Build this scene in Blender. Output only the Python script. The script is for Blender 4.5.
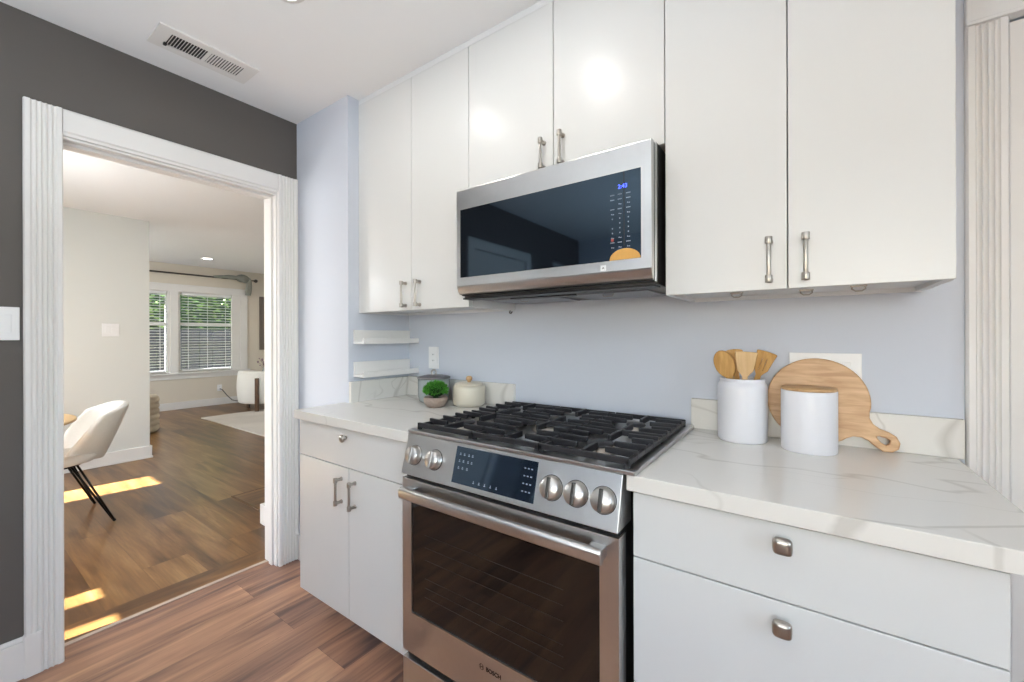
import bpy, bmesh, math, random
from mathutils import Vector, Matrix
random.seed(7)
S = bpy.context.scene
COL = S.collection
PI = math.pi
for o in list(bpy.data.objects): bpy.data.objects.remove(o)

# ------------------------------------------------------------------ camera
F, YAW, CY, H, RO = 415.3, 35.336, 336.36, 1.241, -0.0029
cam_d = bpy.data.cameras.new('camera'); cam = bpy.data.objects.new('camera', cam_d); COL.objects.link(cam)
cam_d.sensor_width = 36; cam_d.lens = F * 36 / 1024
cam_d.shift_y = -(341 - CY) / 1024
cam_d.clip_start = 0.02
cam.location = (0, 0, H)
cam.rotation_euler = (Matrix.Rotation(math.radians(YAW), 4, 'Z') @ Matrix.Rotation(PI/2, 4, 'X') @ Matrix.Rotation(RO, 4, 'Z')).to_euler()
S.camera = cam

# ------------------------------------------------------------------ world, sun, window fill lamps, exposure
S.view_settings.view_transform = 'Standard'; S.view_settings.look = 'None'
S.view_settings.gamma = 1; S.view_settings.use_curve_mapping = False
S.view_settings.exposure = 0.0
SUN_AZ = math.radians(8); SUN_EL = math.radians(40)
W = bpy.data.worlds.new('sky'); S.world = W; W.use_nodes = True
nt = W.node_tree; nt.nodes.clear()
sky = nt.nodes.new('ShaderNodeTexSky'); sky.sky_type = 'NISHITA'; sky.sun_disc = False
sky.sun_elevation = SUN_EL; sky.sun_rotation = PI + SUN_AZ
bg = nt.nodes.new('ShaderNodeBackground'); bg.inputs['Strength'].default_value = 0.9
wo = nt.nodes.new('ShaderNodeOutputWorld')
nt.links.new(sky.outputs[0], bg.inputs[0]); nt.links.new(bg.outputs[0], wo.inputs[0])

def light(kind, name, loc, energy, color, direction=(0, 0, -1), size=None, size_y=None, **kw):
    d = bpy.data.lights.new(name, kind); o = bpy.data.objects.new(name, d); COL.objects.link(o)
    o.location = loc; d.energy = energy; d.color = color
    o.rotation_euler = Vector(direction).to_track_quat('-Z', 'Y').to_euler()
    if size is not None:
        d.size = size
        if size_y: d.shape = 'RECTANGLE'; d.size_y = size_y
        else: d.shape = 'DISK'
    for k, v in kw.items(): setattr(d, k, v)
    return o
sun = light('SUN', 'sun', (0, -5, 6), 130.0, (0.86, 0.95, 1.0),
            (math.sin(SUN_AZ)*math.cos(SUN_EL), math.cos(SUN_AZ)*math.cos(SUN_EL), -math.sin(SUN_EL)), angle=math.radians(0.6))
light('AREA', 'kitchen_window_fill', (0.35, -2.42, 1.5), 19, (0.96, 0.97, 1.0), (0, 1, 0), 1.7, 1.3)  # added frontal fill lamp, set in the rear window opening
light('AREA', 'kitchen_side_fill', (2.04, -0.6, 1.5), 21, (0.84, 0.94, 1.0), (-1, 0, 0), 1.9, 1.3)  # area lamp added for side fill, at an unseen window
light('AREA', 'living_window_fill', (-7.3, -1.42, 1.45), 85, (0.94, 0.97, 1.0), (0, 1, 0), 2.0, 1.6)  # fills the living room from an added window out of view
light('AREA', 'dining_window_fill', (-3.75, -1.46, 1.0), 40, (0.95, 0.97, 1.0), (0, 1, 0), 0.9, 0.7)  # dining fill lamp, added behind an opening out of view

# ------------------------------------------------------------------ mesh helpers
ORG = {}
class MB:
    def __init__(s): s.v = []; s.f = []; s.sm = []
    def add(s, vs, fs, smooth=False, mat=None):
        n = len(s.v)
        if mat is not None: vs = [mat @ Vector(v) for v in vs]
        s.v += [tuple(v) for v in vs]; s.f += [tuple(i+n for i in f) for f in fs]; s.sm += [smooth]*len(fs); return s
    def box(s, x0, x1, y0, y1, z0, z1, mat=None):
        if x0 > x1: x0, x1 = x1, x0
        if y0 > y1: y0, y1 = y1, y0
        if z0 > z1: z0, z1 = z1, z0
        vs = [(x0,y0,z0),(x1,y0,z0),(x1,y1,z0),(x0,y1,z0),(x0,y0,z1),(x1,y0,z1),(x1,y1,z1),(x0,y1,z1)]
        return s.add(vs, [(0,3,2,1),(4,5,6,7),(0,1,5,4),(1,2,6,5),(2,3,7,6),(3,0,4,7)], False, mat)
    def lathe(s, prof, c=(0,0,0), n=40, mat=None, axis='z', smooth=True):
        vs = []; fs = []
        m = len(prof)
        for k in range(n):
            a = 2*PI*k/n
            for r, z in prof:
                x, y = r*math.cos(a), r*math.sin(a)
                vs.append((c[0]+x, c[1]+y, c[2]+z))
        for k in range(n):
            k2 = (k+1) % n
            for j in range(m-1):
                fs.append((k*m+j, k2*m+j, k2*m+j+1, k*m+j+1))
        if prof[0][0] > 1e-6: fs.append(tuple(k*m for k in range(n-1, -1, -1)))
        if prof[-1][0] > 1e-6: fs.append(tuple(k*m+m-1 for k in range(n)))
        return s.add(vs, fs, smooth, mat)
    def cyl(s, p0, p1, r0, r1=None, n=16, smooth=True):
        r1 = r0 if r1 is None else r1
        p0, p1 = Vector(p0), Vector(p1); d = p1-p0
        q = d.to_track_quat('Z', 'Y').to_matrix().to_4x4(); q.translation = p0
        return s.lathe([(r0, 0), (r1, d.length)], (0,0,0), n, q, smooth=smooth)
    def tube(s, pts, r, n=8, radii=None):
        P = [Vector(p) for p in pts]; vs = []; fs = []
        up = None
        for i, p in enumerate(P):
            t = (P[min(i+1, len(P)-1)] - P[max(i-1, 0)]).normalized()
            if up is None:
                up = Vector((0,0,1)) if abs(t.z) < 0.9 else Vector((1,0,0))
            a = t.cross(up).normalized(); b = a.cross(t).normalized(); up = b
            rr = radii[i] if radii else r
            for k in range(n):
                w = 2*PI*k/n; vs.append(p + a*math.cos(w)*rr + b*math.sin(w)*rr)
        for i in range(len(P)-1):
            for k in range(n):
                k2 = (k+1) % n; fs.append((i*n+k, i*n+k2, (i+1)*n+k2, (i+1)*n+k))
        fs.append(tuple(range(n-1, -1, -1))); fs.append(tuple((len(P)-1)*n+k for k in range(n)))
        return s.add(vs, fs, True)
    def prism(s, poly, plane, a0, a1, smooth=False, mat=None):
        # poly in 2D; plane 'xy' extruded along z, 'yz' along x, 'xz' along y
        n = len(poly)
        def P(u, w, a):
            return {'xy': (u, w, a), 'yz': (a, u, w), 'xz': (u, a, w)}[plane]
        vs = [P(u, w, a0) for u, w in poly] + [P(u, w, a1) for u, w in poly]
        fs = [tuple(range(n-1, -1, -1)), tuple(range(n, 2*n))] + [(i, (i+1) % n, n+(i+1) % n, n+i) for i in range(n)]
        return s.add(vs, fs, smooth, mat)
    def sphere(s, c, r, n=16, m=10, sz=1.0, mat=None):
        return s.lathe([(max(r*math.sin(PI*j/m), 0), -r*sz*math.cos(PI*j/m)) for j in range(m+1)], c, n, mat)
    def grid(s, fn, nu, nv, smooth=True):
        vs = [fn(i/nu, j/nv) for j in range(nv+1) for i in range(nu+1)]
        fs = [(j*(nu+1)+i, j*(nu+1)+i+1, (j+1)*(nu+1)+i+1, (j+1)*(nu+1)+i) for j in range(nv) for i in range(nu)]
        return s.add(vs, fs, smooth)

def finish(o, name, mat, parent):
    o.name = name
    if mat is not None:
        o.data.materials.clear(); o.data.materials.append(mat)
    return o
def rootorg(parent): return ORG.get(parent.name, Vector((0,0,0))) if parent else Vector((0,0,0))
def put(mb, name, mat, parent=None, bevel=0, seg=2, label=None, base=None, solid=0, subd=0, fixn=True, stuff=False):
    """world-space mesh -> object; with parent the vertices are made relative to the thing's origin"""
    me = bpy.data.meshes.new(name)
    org = rootorg(parent) if parent else (Vector(base) if base else Vector((0,0,0)))
    me.from_pydata([tuple(Vector(v)-org) for v in mb.v], [], mb.f)
    for p, sm in zip(me.polygons, mb.sm): p.use_smooth = sm
    if fixn:
        bm = bmesh.new(); bm.from_mesh(me)
        bmesh.ops.remove_doubles(bm, verts=bm.verts, dist=1e-6)
        bmesh.ops.recalc_face_normals(bm, faces=bm.faces)
        bm.to_mesh(me); bm.free()
    me.materials.append(mat)
    o = bpy.data.objects.new(name, me); COL.objects.link(o)
    if parent: o.parent = parent
    else: o.location = org
    ORG[o.name] = org
    if solid:
        m = o.modifiers.new('solid', 'SOLIDIFY'); m.thickness = solid; m.offset = 0
    if bevel:
        m = o.modifiers.new('bevel', 'BEVEL'); m.width = bevel; m.segments = seg; m.limit_method = 'ANGLE'; m.angle_limit = math.radians(40)
        m.harden_normals = False
    if subd:
        m = o.modifiers.new('sub', 'SUBSURF'); m.levels = subd; m.render_levels = subd
    if label: o['label'] = label
    if stuff: o['kind'] = 'stuff'
    return o
def struct(mb, name, mat, bevel=0, parent=None, **k):
    o = put(mb, name, mat, parent, bevel, **k)
    if not parent: o['kind'] = 'structure'
    return o
def tag(o, label, cat, group=None):
    o['label'] = label; o['category'] = cat
    if group: o['group'] = group
    return o
def thing(name, loc, label, cat, group=None):
    o = bpy.data.objects.new(name, None); COL.objects.link(o); o.location = loc; o.empty_display_size = 0.05
    ORG[o.name] = Vector(loc)
    return tag(o, label, cat, group)
def dup(o, parent=None):
    c = o.copy(); COL.objects.link(c)
    if parent: c.parent = parent
    for ch in list(o.children): dup(ch, c)
    return c
def B(*a): return MB().box(*a)
def curve_shape(splines, depth, bev, mat4, name):
    """filled 2D outline (with holes) given a thickness, as plain mesh data"""
    cu = bpy.data.curves.new(name, 'CURVE'); cu.dimensions = '2D'; cu.fill_mode = 'BOTH'
    cu.extrude = depth/2 - bev; cu.bevel_depth = bev; cu.bevel_resolution = 2
    for pts in splines:
        sp = cu.splines.new('POLY'); sp.points.add(len(pts)-1)
        for p, q in zip(sp.points, pts): p.co = (q[0], q[1], 0, 1)
        sp.use_cyclic_u = True
    return curve_mesh(cu, mat4, name)
def curve_mesh(cu, mat4, name):
    ob = bpy.data.objects.new('tmp', cu); COL.objects.link(ob)
    dg = bpy.context.evaluated_depsgraph_get(); dg.update()
    me = bpy.data.meshes.new_from_object(ob.evaluated_get(dg)); me.name = name
    me.transform(mat4); bpy.data.objects.remove(ob)
    return me
def mesh_obj(me, name, mat, parent=None, base=None, smooth=False, label=None):
    org = rootorg(parent) if parent else Vector(base or (0,0,0))
    me.transform(Matrix.Translation(-org)); me.materials.clear(); me.materials.append(mat)
    o = bpy.data.objects.new(name, me); COL.objects.link(o)
    if parent: o.parent = parent
    else: o.location = org
    ORG[o.name] = org
    for p in me.polygons: p.use_smooth = smooth
    if label: o['label'] = label
    return o
def text_mesh(txt, size, mat4, depth=0.0004, bold=0.0):
    cu = bpy.data.curves.new('lettering', 'FONT'); cu.body = txt; cu.size = size; cu.offset = bold; cu.extrude = depth
    cu.align_x = 'CENTER'; cu.align_y = 'CENTER'
    return curve_mesh(cu, mat4, 'lettering')
FACE = lambda x, y, z: Matrix.Translation((x, y, z)) @ Matrix.Rotation(PI/2, 4, 'X')   # 2D shape upright in the xz plane, facing -y

# ------------------------------------------------------------------ materials
def srgb(r, g, b):
    f = lambda c: ((c/255)/12.92 if c/255 <= 0.04045 else ((c/255+0.055)/1.055)**2.4)
    return (f(r), f(g), f(b), 1)
def mat(name, col, rough=0.5, metal=0.0, spec=0.5, coat=0, bump=None, emit=None, var=None, aniso=0):
    m = bpy.data.materials.new(name); m.use_nodes = True; N = m.node_tree; P = N.nodes['Principled BSDF']
    P.inputs['Base Color'].default_value = col; P.inputs['Roughness'].default_value = rough
    P.inputs['Metallic'].default_value = metal; P.inputs['Specular IOR Level'].default_value = spec
    P.inputs['Coat Weight'].default_value = coat; P.inputs['Coat Roughness'].default_value = 0.08
    P.inputs['Anisotropic'].default_value = aniso
    if emit: P.inputs['Emission Color'].default_value = emit[0]; P.inputs['Emission Strength'].default_value = emit[1]
    tc = N.nodes.new('ShaderNodeTexCoord')
    sc, am = var or (9.0, 0.03)
    nz = N.nodes.new('ShaderNodeTexNoise'); nz.inputs['Scale'].default_value = sc; nz.inputs['Detail'].default_value = 3
    N.links.new(tc.outputs['Object'], nz.inputs['Vector'])
    hs = N.nodes.new('ShaderNodeHueSaturation'); hs.inputs['Color'].default_value = col
    mr = N.nodes.new('ShaderNodeMapRange'); mr.inputs[3].default_value = 1-am; mr.inputs[4].default_value = 1+am
    N.links.new(nz.outputs[0], mr.inputs[0]); N.links.new(mr.outputs[0], hs.inputs['Value']); N.links.new(hs.outputs[0], P.inputs['Base Color'])
    if bump:
        n2 = N.nodes.new('ShaderNodeTexNoise'); n2.inputs['Scale'].default_value = bump[0]; n2.inputs['Detail'].default_value = 4
        bp = N.nodes.new('ShaderNodeBump'); bp.inputs['Strength'].default_value = bump[1]; bp.inputs['Distance'].default_value = bump[2] if len(bump) > 2 else 0.002
        N.links.new(tc.outputs['Object'], n2.inputs['Vector']); N.links.new(n2.outputs[0], bp.inputs['Height']); N.links.new(bp.outputs[0], P.inputs['Normal'])
    return m
def globe(x, y, z, zc, watt, label, r=0.13):  # pendants hang out of view, added only to brighten the rooms
    t_ = thing('added_pendant', (x, y, zc), label, 'added fill lamp')
    put(MB().sphere((x, y, z), r, 32, 20), 'glass_globe', M['globe'], t_)
    put(MB().cyl((x, y, z+r-0.004), (x, y, zc-0.02), 0.006).cyl((x, y, zc-0.022), (x, y, zc-0.001), 0.05), 'stem', M['nickel'], t_)
    l_ = light('POINT', 'added_fill_bulb', (x, y, z), watt, (0.90, 0.95, 1.0)); l_.data.shadow_soft_size = 0.05
def planks(name, cols, length, width, rot, grain_amt, rough, mortar=0.0012, seed=0.0, grain_cols=None, gscale=1.0):
    m = bpy.data.materials.new(name); m.use_nodes = True; N = m.node_tree; L = N.links; P = N.nodes['Principled BSDF']
    tc = N.nodes.new('ShaderNodeTexCoord'); mp = N.nodes.new('ShaderNodeMapping')
    mp.inputs['Rotation'].default_value = (0, 0, rot); mp.inputs['Location'].default_value = (seed, seed*0.37, 0)
    L.new(tc.outputs['Object'], mp.inputs['Vector'])
    br = N.nodes.new('ShaderNodeTexBrick'); br.offset = 0.37; br.inputs['Scale'].default_value = 1
    br.inputs['Brick Width'].default_value = length; br.inputs['Row Height'].default_value = width
    br.inputs['Mortar Size'].default_value = mortar; br.inputs['Mortar Smooth'].default_value = 0.3; br.inputs['Bias'].default_value = 0
    br.inputs['Color1'].default_value = (0, 0, 0, 1); br.inputs['Color2'].default_value = (1, 1, 1, 1); br.inputs['Mortar'].default_value = (0.5, 0.5, 0.5, 1)
    L.new(mp.outputs[0], br.inputs['Vector'])
    # each plank gets its own offset of the grain
    sh = N.nodes.new('ShaderNodeVectorMath'); sh.operation = 'MULTIPLY_ADD'
    sh.inputs[1].default_value = (7.3, 3.1, 5.7); L.new(br.outputs['Color'], sh.inputs[0]); L.new(mp.outputs[0], sh.inputs[2])
    st = N.nodes.new('ShaderNodeMapping'); st.inputs['Scale'].default_value = (1.4*gscale, 13*gscale, 1); L.new(sh.outputs[0], st.inputs['Vector'])
    g = N.nodes.new('ShaderNodeTexNoise'); g.inputs['Scale'].default_value = 1.0; g.inputs['Detail'].default_value = 6; g.inputs['Distortion'].default_value = 0.8
    L.new(st.outputs[0], g.inputs['Vector'])
    cr = N.nodes.new('ShaderNodeValToRGB'); els = cr.color_ramp.elements
    cr.color_ramp.interpolation = 'LINEAR'
    els[0].position = 0.30; els[0].color = cols[0]; els[1].position = 0.74; els[1].color = cols[-1]
    for i, c in enumerate(cols[1:-1]):
        e = els.new(0.30+0.44*(i+1)/(len(cols)-1)); e.color = c
    # mix plank tone and grain
    ma = N.nodes.new('ShaderNodeMath'); ma.operation = 'MULTIPLY_ADD'; ma.inputs[1].default_value = 0.26; ma.inputs[2].default_value = -0.13
    sep = N.nodes.new('ShaderNodeSeparateColor'); L.new(br.outputs['Color'], sep.inputs[0]); L.new(sep.outputs[0], ma.inputs[0])
    ad = N.nodes.new('ShaderNodeMath'); ad.operation = 'ADD'; L.new(g.outputs[0], ad.inputs[0]); L.new(ma.outputs[0], ad.inputs[1])
    L.new(ad.outputs[0], cr.inputs[0])
    # fine fibre
    f2 = N.nodes.new('ShaderNodeMapping'); f2.inputs['Scale'].default_value = (6, 110, 1); L.new(sh.outputs[0], f2.inputs['Vector'])
    g2 = N.nodes.new('ShaderNodeTexNoise'); g2.inputs['Scale'].default_value = 1.0; g2.inputs['Detail'].default_value = 3; L.new(f2.outputs[0], g2.inputs['Vector'])
    mr = N.nodes.new('ShaderNodeMapRange'); mr.inputs[1].default_value = 0.3; mr.inputs[2].default_value = 0.7; mr.inputs[3].default_value = 1-grain_amt; mr.inputs[4].default_value = 1+grain_amt; L.new(g2.outputs[0], mr.inputs[0])
    hv = N.nodes.new('ShaderNodeHueSaturation'); L.new(cr.outputs[0], hv.inputs['Color']); L.new(mr.outputs[0], hv.inputs['Value'])
    mm = N.nodes.new('ShaderNodeMix'); mm.data_type = 'RGBA'; L.new(br.outputs['Fac'], mm.inputs[0]); L.new(hv.outputs[0], mm.inputs[6])
    mm.inputs[7].default_value = tuple(c*0.45 for c in cols[0][:3])+(1,)
    L.new(mm.outputs[2], P.inputs['Base Color']); P.inputs['Roughness'].default_value = rough
    return m
def wood(name, c1, c2, axis=(1, 12, 12), rough=0.5, scale=6):
    m = bpy.data.materials.new(name); m.use_nodes = True; N = m.node_tree; L = N.links; P = N.nodes['Principled BSDF']
    tc = N.nodes.new('ShaderNodeTexCoord'); mp = N.nodes.new('ShaderNodeMapping'); mp.inputs['Scale'].default_value = axis
    g = N.nodes.new('ShaderNodeTexNoise'); g.inputs['Scale'].default_value = scale; g.inputs['Detail'].default_value = 4; g.inputs['Distortion'].default_value = 0.5
    cr = N.nodes.new('ShaderNodeValToRGB'); cr.color_ramp.elements[0].position = 0.32; cr.color_ramp.elements[1].position = 0.68
    cr.color_ramp.elements[0].color = c1; cr.color_ramp.elements[1].color = c2
    L.new(tc.outputs['Object'], mp.inputs[0]); L.new(mp.outputs[0], g.inputs['Vector']); L.new(g.outputs[0], cr.inputs[0]); L.new(cr.outputs[0], P.inputs['Base Color'])
    P.inputs['Roughness'].default_value = rough
    return m
def quartz(name, right=None):
    m = bpy.data.materials.new(name); m.use_nodes = True; N = m.node_tree; L = N.links; P = N.nodes['Principled BSDF']
    tc = N.nodes.new('ShaderNodeTexCoord')
    def vein(scale, off, width, dist, rot=0.5):
        mp = N.nodes.new('ShaderNodeMapping'); mp.inputs['Location'].default_value = off; mp.inputs['Rotation'].default_value = (0.2, 0.3, rot); mp.inputs['Scale'].default_value = (1, 2.2, 1)
        L.new(tc.outputs['Object'], mp.inputs[0])
        n = N.nodes.new('ShaderNodeTexNoise'); n.inputs['Scale'].default_value = scale; n.inputs['Detail'].default_value = 3; n.inputs['Distortion'].default_value = dist; L.new(mp.outputs[0], n.inputs['Vector'])
        a = N.nodes.new('ShaderNodeMath'); a.operation = 'SUBTRACT'; a.inputs[1].default_value = 0.5; L.new(n.outputs[0], a.inputs[0])
        b = N.nodes.new('ShaderNodeMath'); b.operation = 'ABSOLUTE'; L.new(a.outputs[0], b.inputs[0])
        r = N.nodes.new('ShaderNodeMapRange'); r.inputs[1].default_value = 0; r.inputs[2].default_value = width; r.inputs[3].default_value = 1; r.inputs[4].default_value = 0; L.new(b.outputs[0], r.inputs[0])
        return r.outputs[0]
    v1 = vein(0.9, (0.3, 0.7, 0.1), 0.010, 0.5); v2 = vein(1.3, (2.3, 5.1, 1.4), 0.005, 0.8, 1.2)
    k = N.nodes.new('ShaderNodeTexNoise'); k.inputs['Scale'].default_value = 2.2; L.new(tc.outputs['Object'], k.inputs['Vector'])
    kr = N.nodes.new('ShaderNodeMapRange'); kr.inputs[1].default_value = 0.42; kr.inputs[2].default_value = 0.62; L.new(k.outputs[0], kr.inputs[0])
    m2 = N.nodes.new('ShaderNodeMath'); m2.operation = 'MULTIPLY'; L.new(v2, m2.inputs[0]); L.new(kr.outputs[0], m2.inputs[1])
    mx = N.nodes.new('ShaderNodeMath'); mx.operation = 'MAXIMUM'; L.new(v1, mx.inputs[0]); L.new(m2.outputs[0], mx.inputs[1])
    # one long drifting vein along the front of the right slab, with a blurred branch
    sx = N.nodes.new('ShaderNodeSeparateXYZ'); L.new(tc.outputs['Object'], sx.inputs[0])
    nw = N.nodes.new('ShaderNodeTexNoise'); nw.inputs['Scale'].default_value = 9; nw.inputs['Detail'].default_value = 4; L.new(tc.outputs['Object'], nw.inputs['Vector'])
    def line(m_, c_, wid, xlo, xhi, wob):
        def mth(op, a, b=None, cc=None):
            n = N.nodes.new('ShaderNodeMath'); n.operation = op
            for i, q in enumerate((a, b, cc)):
                if q is None: continue
                if isinstance(q, (int, float)): n.inputs[i].default_value = q
                else: L.new(q, n.inputs[i])
            return n.outputs[0]
        yl = mth('MULTIPLY_ADD', sx.outputs[0], m_, c_); e = mth('SUBTRACT', sx.outputs[1], yl)
        e = mth('MULTIPLY_ADD', nw.outputs[0], wob, e); e = mth('SUBTRACT', e, wob*0.5); e = mth('ABSOLUTE', e)
        r_ = N.nodes.new('ShaderNodeMapRange'); r_.inputs[1].default_value = wid*0.4; r_.inputs[2].default_value = wid; r_.inputs[3].default_value = 1; r_.inputs[4].default_value = 0; L.new(e, r_.inputs[0])
        a = N.nodes.new('ShaderNodeMapRange'); a.inputs[1].default_value = xlo; a.inputs[2].default_value = xlo+0.04; L.new(sx.outputs[0], a.inputs[0])
        b = N.nodes.new('ShaderNodeMapRange'); b.inputs[1].default_value = xhi; b.inputs[2].default_value = xhi-0.04; L.new(sx.outputs[0], b.inputs[0])
        return mth('MULTIPLY', mth('MULTIPLY', r_.outputs[0], a.outputs[0]), b.outputs[0])
    if right:
        for args in right:
            q = N.nodes.new('ShaderNodeMath'); q.operation = 'MAXIMUM'; L.new(mx.outputs[0], q.inputs[0]); L.new(line(*args), q.inputs[1]); mx = q
    sc = N.nodes.new('ShaderNodeMath'); sc.operation = 'MULTIPLY'; sc.inputs[1].default_value = 0.42; L.new(mx.outputs[0], sc.inputs[0])
    mi = N.nodes.new('ShaderNodeMix'); mi.data_type = 'RGBA'; L.new(sc.outputs[0], mi.inputs[0])
    mi.inputs[6].default_value = srgb(225, 222, 216); mi.inputs[7].default_value = srgb(168, 162, 152)
    L.new(mi.outputs[2], P.inputs['Base Color']); P.inputs['Roughness'].default_value = 0.22
    return m
def glass(name, tint=(1, 1, 1, 1)):
    m = bpy.data.materials.new(name); m.use_nodes = True; N = m.node_tree; L = N.links
    for n in list(N.nodes): N.nodes.remove(n)
    o = N.nodes.new('ShaderNodeOutputMaterial'); t = N.nodes.new('ShaderNodeBsdfTransparent'); t.inputs[0].default_value = tint
    g = N.nodes.new('ShaderNodeBsdfGlossy'); g.inputs['Roughness'].default_value = 0.01
    fr = N.nodes.new('ShaderNodeFresnel'); fr.inputs[0].default_value = 1.45; mi = N.nodes.new('ShaderNodeMixShader')
    L.new(fr.outputs[0], mi.inputs[0]); L.new(t.outputs[0], mi.inputs[1]); L.new(g.outputs[0], mi.inputs[2]); L.new(mi.outputs[0], o.inputs[0])
    return m

M = dict(
    cab=mat('white satin cabinet paint', srgb(216, 216, 214), 0.29, spec=0.45, var=(3, 0.006)),
    cabside=mat('white cabinet melamine', srgb(226, 226, 226), 0.45, var=(3, 0.006)),
    trim=mat('white trim paint', srgb(232, 230, 227), 0.4, var=(3, 0.008)),
    ceil=mat('white ceiling paint', srgb(243, 243, 243), 0.8, var=(3, 0.008), bump=(160, 0.1)),
    dark=mat('charcoal brown wall paint', srgb(92, 87, 83), 0.6, var=(2, 0.02), bump=(220, 0.15, 0.001)),
    blue=mat('pale blue grey wall paint', srgb(205, 210, 220), 0.6, var=(2, 0.01), bump=(220, 0.1, 0.001)),
    beige=mat('warm off white wall paint', srgb(216, 218, 214), 0.7, var=(2, 0.01), bump=(220, 0.1, 0.001)),
    beigew=mat('warm beige wall paint', srgb(222, 213, 198), 0.7, var=(2, 0.01), bump=(220, 0.1, 0.001)),
    quartz=quartz('white quartz with grey veins'),
    quartzr=quartz('white quartz with a long front vein', [(0.22, -0.333, 0.006, -0.03, 0.20, 0.02), (0.73, -0.419, 0.007, 0.15, 0.42, 0.02), (-1.9, 0.162, 0.014, 0.215, 0.285, 0.03)]),
    steel=mat('brushed stainless steel', srgb(200, 199, 198), 0.28, 1.0, var=(60, 0.03), aniso=0.5),
    steelk=mat('polished knob steel', srgb(205, 202, 198), 0.3, 1.0),
    nickel=mat('satin nickel', srgb(176, 170, 162), 0.3, 1.0),
    dsteel=mat('dark steel', srgb(88, 86, 84), 0.4, 0.9),
    iron=mat('black cast iron', srgb(30, 30, 34), 0.45, var=(80, 0.1), bump=(300, 0.3, 0.001)),
    black=mat('black plastic', srgb(16, 16, 18), 0.4),
    bglass=mat('black glass', srgb(8, 10, 16), 0.04, spec=0.9),
    dglass=mat('dark blue display glass', srgb(26, 34, 46), 0.06, spec=1.0),
    oglass=mat('smoked oven glass', srgb(18, 14, 12), 0.05, spec=0.6),
    mark=mat('pale printed marks', srgb(150, 158, 170), 0.6),
    markr=mat('red printed mark', srgb(150, 60, 60), 0.6),
    clock=mat('blue lit digits', srgb(60, 80, 230), 0.5, emit=(srgb(80, 100, 255), 3.0)),
    patch=mat('ochre sticker', srgb(206, 158, 84), 0.7, var=(300, 0.08)),
    badge=mat('white badge', srgb(236, 236, 236), 0.3),
    ceramic=mat('white glazed ceramic', srgb(226, 226, 231), 0.3, var=(4, 0.005)),
    cream=mat('cream glazed ceramic', srgb(208, 200, 182), 0.35, var=(40, 0.04)),
    greyc=mat('grey translucent glass jar', srgb(146, 154, 154), 0.15, var=(6, 0.02)),
    lid=mat('dark pewter lid', srgb(128, 124, 126), 0.35, 0.6),
    plastic=mat('white wall plate plastic', srgb(240, 240, 240), 0.35),
    slot=mat('dark slots', srgb(40, 40, 42), 0.6),
    woodb=wood('acacia board wood', srgb(190, 146, 104), srgb(222, 184, 140), (3, 3, 22), 0.45, 3.5),
    woodl=wood('bamboo lid wood', srgb(188, 146, 100), srgb(214, 174, 126), (2, 16, 2), 0.5),
    wooda=wood('pale beech', srgb(206, 168, 116), srgb(222, 188, 140), (14, 14, 2), 0.5),
    woodc=wood('honey olive wood', srgb(176, 128, 60), srgb(206, 160, 92), (14, 14, 2), 0.5),
    woodd=wood('walnut wood', srgb(74, 52, 34), srgb(110, 80, 54), (14, 14, 2), 0.5),
    green=mat('bright green foliage', srgb(70, 140, 40), 0.7, var=(45, 0.6)),
    basket=mat('woven brown basket', srgb(158, 140, 128), 0.85, var=(90, 0.25), bump=(140, 1.0, 0.004)),
    soil=mat('brown soil', srgb(62, 46, 34), 0.95, var=(90, 0.3)),
    fabric=mat('ivory boucle fabric', srgb(226, 223, 216), 0.95, var=(60, 0.04), bump=(260, 0.5, 0.003)),
    tan=mat('tan knitted fabric', srgb(206, 192, 170), 0.95, var=(60, 0.06), bump=(200, 0.6, 0.004)),
    legs=mat('black steel rod', srgb(24, 22, 22), 0.4, 0.6),
    rug=mat('pale patterned wool rug', srgb(206, 198, 188), 0.98, var=(2.4, 0.16), bump=(300, 0.6, 0.004)),
    rod=mat('bronze curtain rod', srgb(70, 64, 60), 0.45, 0.5),
    scarf=mat('grey green sheer cloth', srgb(140, 142, 134), 0.9, var=(30, 0.15)),
    mirror=mat('mirror glass', srgb(215, 215, 212), 0.05, 1.0),
    mframe=mat('weathered taupe frame', srgb(112, 102, 94), 0.6, var=(50, 0.15)),
    leaf=mat('hedge leaf green', srgb(160, 186, 110), 0.6, var=(1.6, 0.45)),
    leafd=mat('dark hedge core', srgb(52, 74, 40), 0.9, var=(4, 0.3)),
    fence=mat('weathered grey fence boards', srgb(44, 44, 54), 0.8, var=(6, 0.25)),
    ground=mat('dry lawn', srgb(120, 116, 88), 0.95, var=(3, 0.2)),
    blind=mat('white blind slat', srgb(238, 238, 238), 0.45),
    lamp=mat('lit lamp lens', (1, 1, 1, 1), 0.5, emit=((1.0, 0.96, 0.9, 1), 8.0)),
    glass=glass('clear window glass'), globe=glass('clear lamp glass'),
    thr=wood('threshold oak', srgb(176, 158, 144), srgb(196, 178, 162), (12, 1, 12), 0.4),
    filt=mat('grey mesh filter', srgb(150, 152, 158), 0.45, 0.6, var=(200, 0.2)),
)
for k_ in ('bglass', 'dglass'): M[k_].node_tree.nodes['Principled BSDF'].inputs['IOR'].default_value = 1.5
for k_ in ('bglass', 'dglass'): M[k_].node_tree.nodes['Principled BSDF'].inputs['Specular Tint'].default_value = (0.55, 0.78, 1.0, 1)
M['floor'] = planks('warm red brown laminate planks', [srgb(98, 74, 68), srgb(144, 107, 88), srgb(176, 132, 105), srgb(200, 155, 120)], 1.6, 0.185, PI/2, 0.10, 0.34, seed=0.31, mortar=0.0005)
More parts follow.
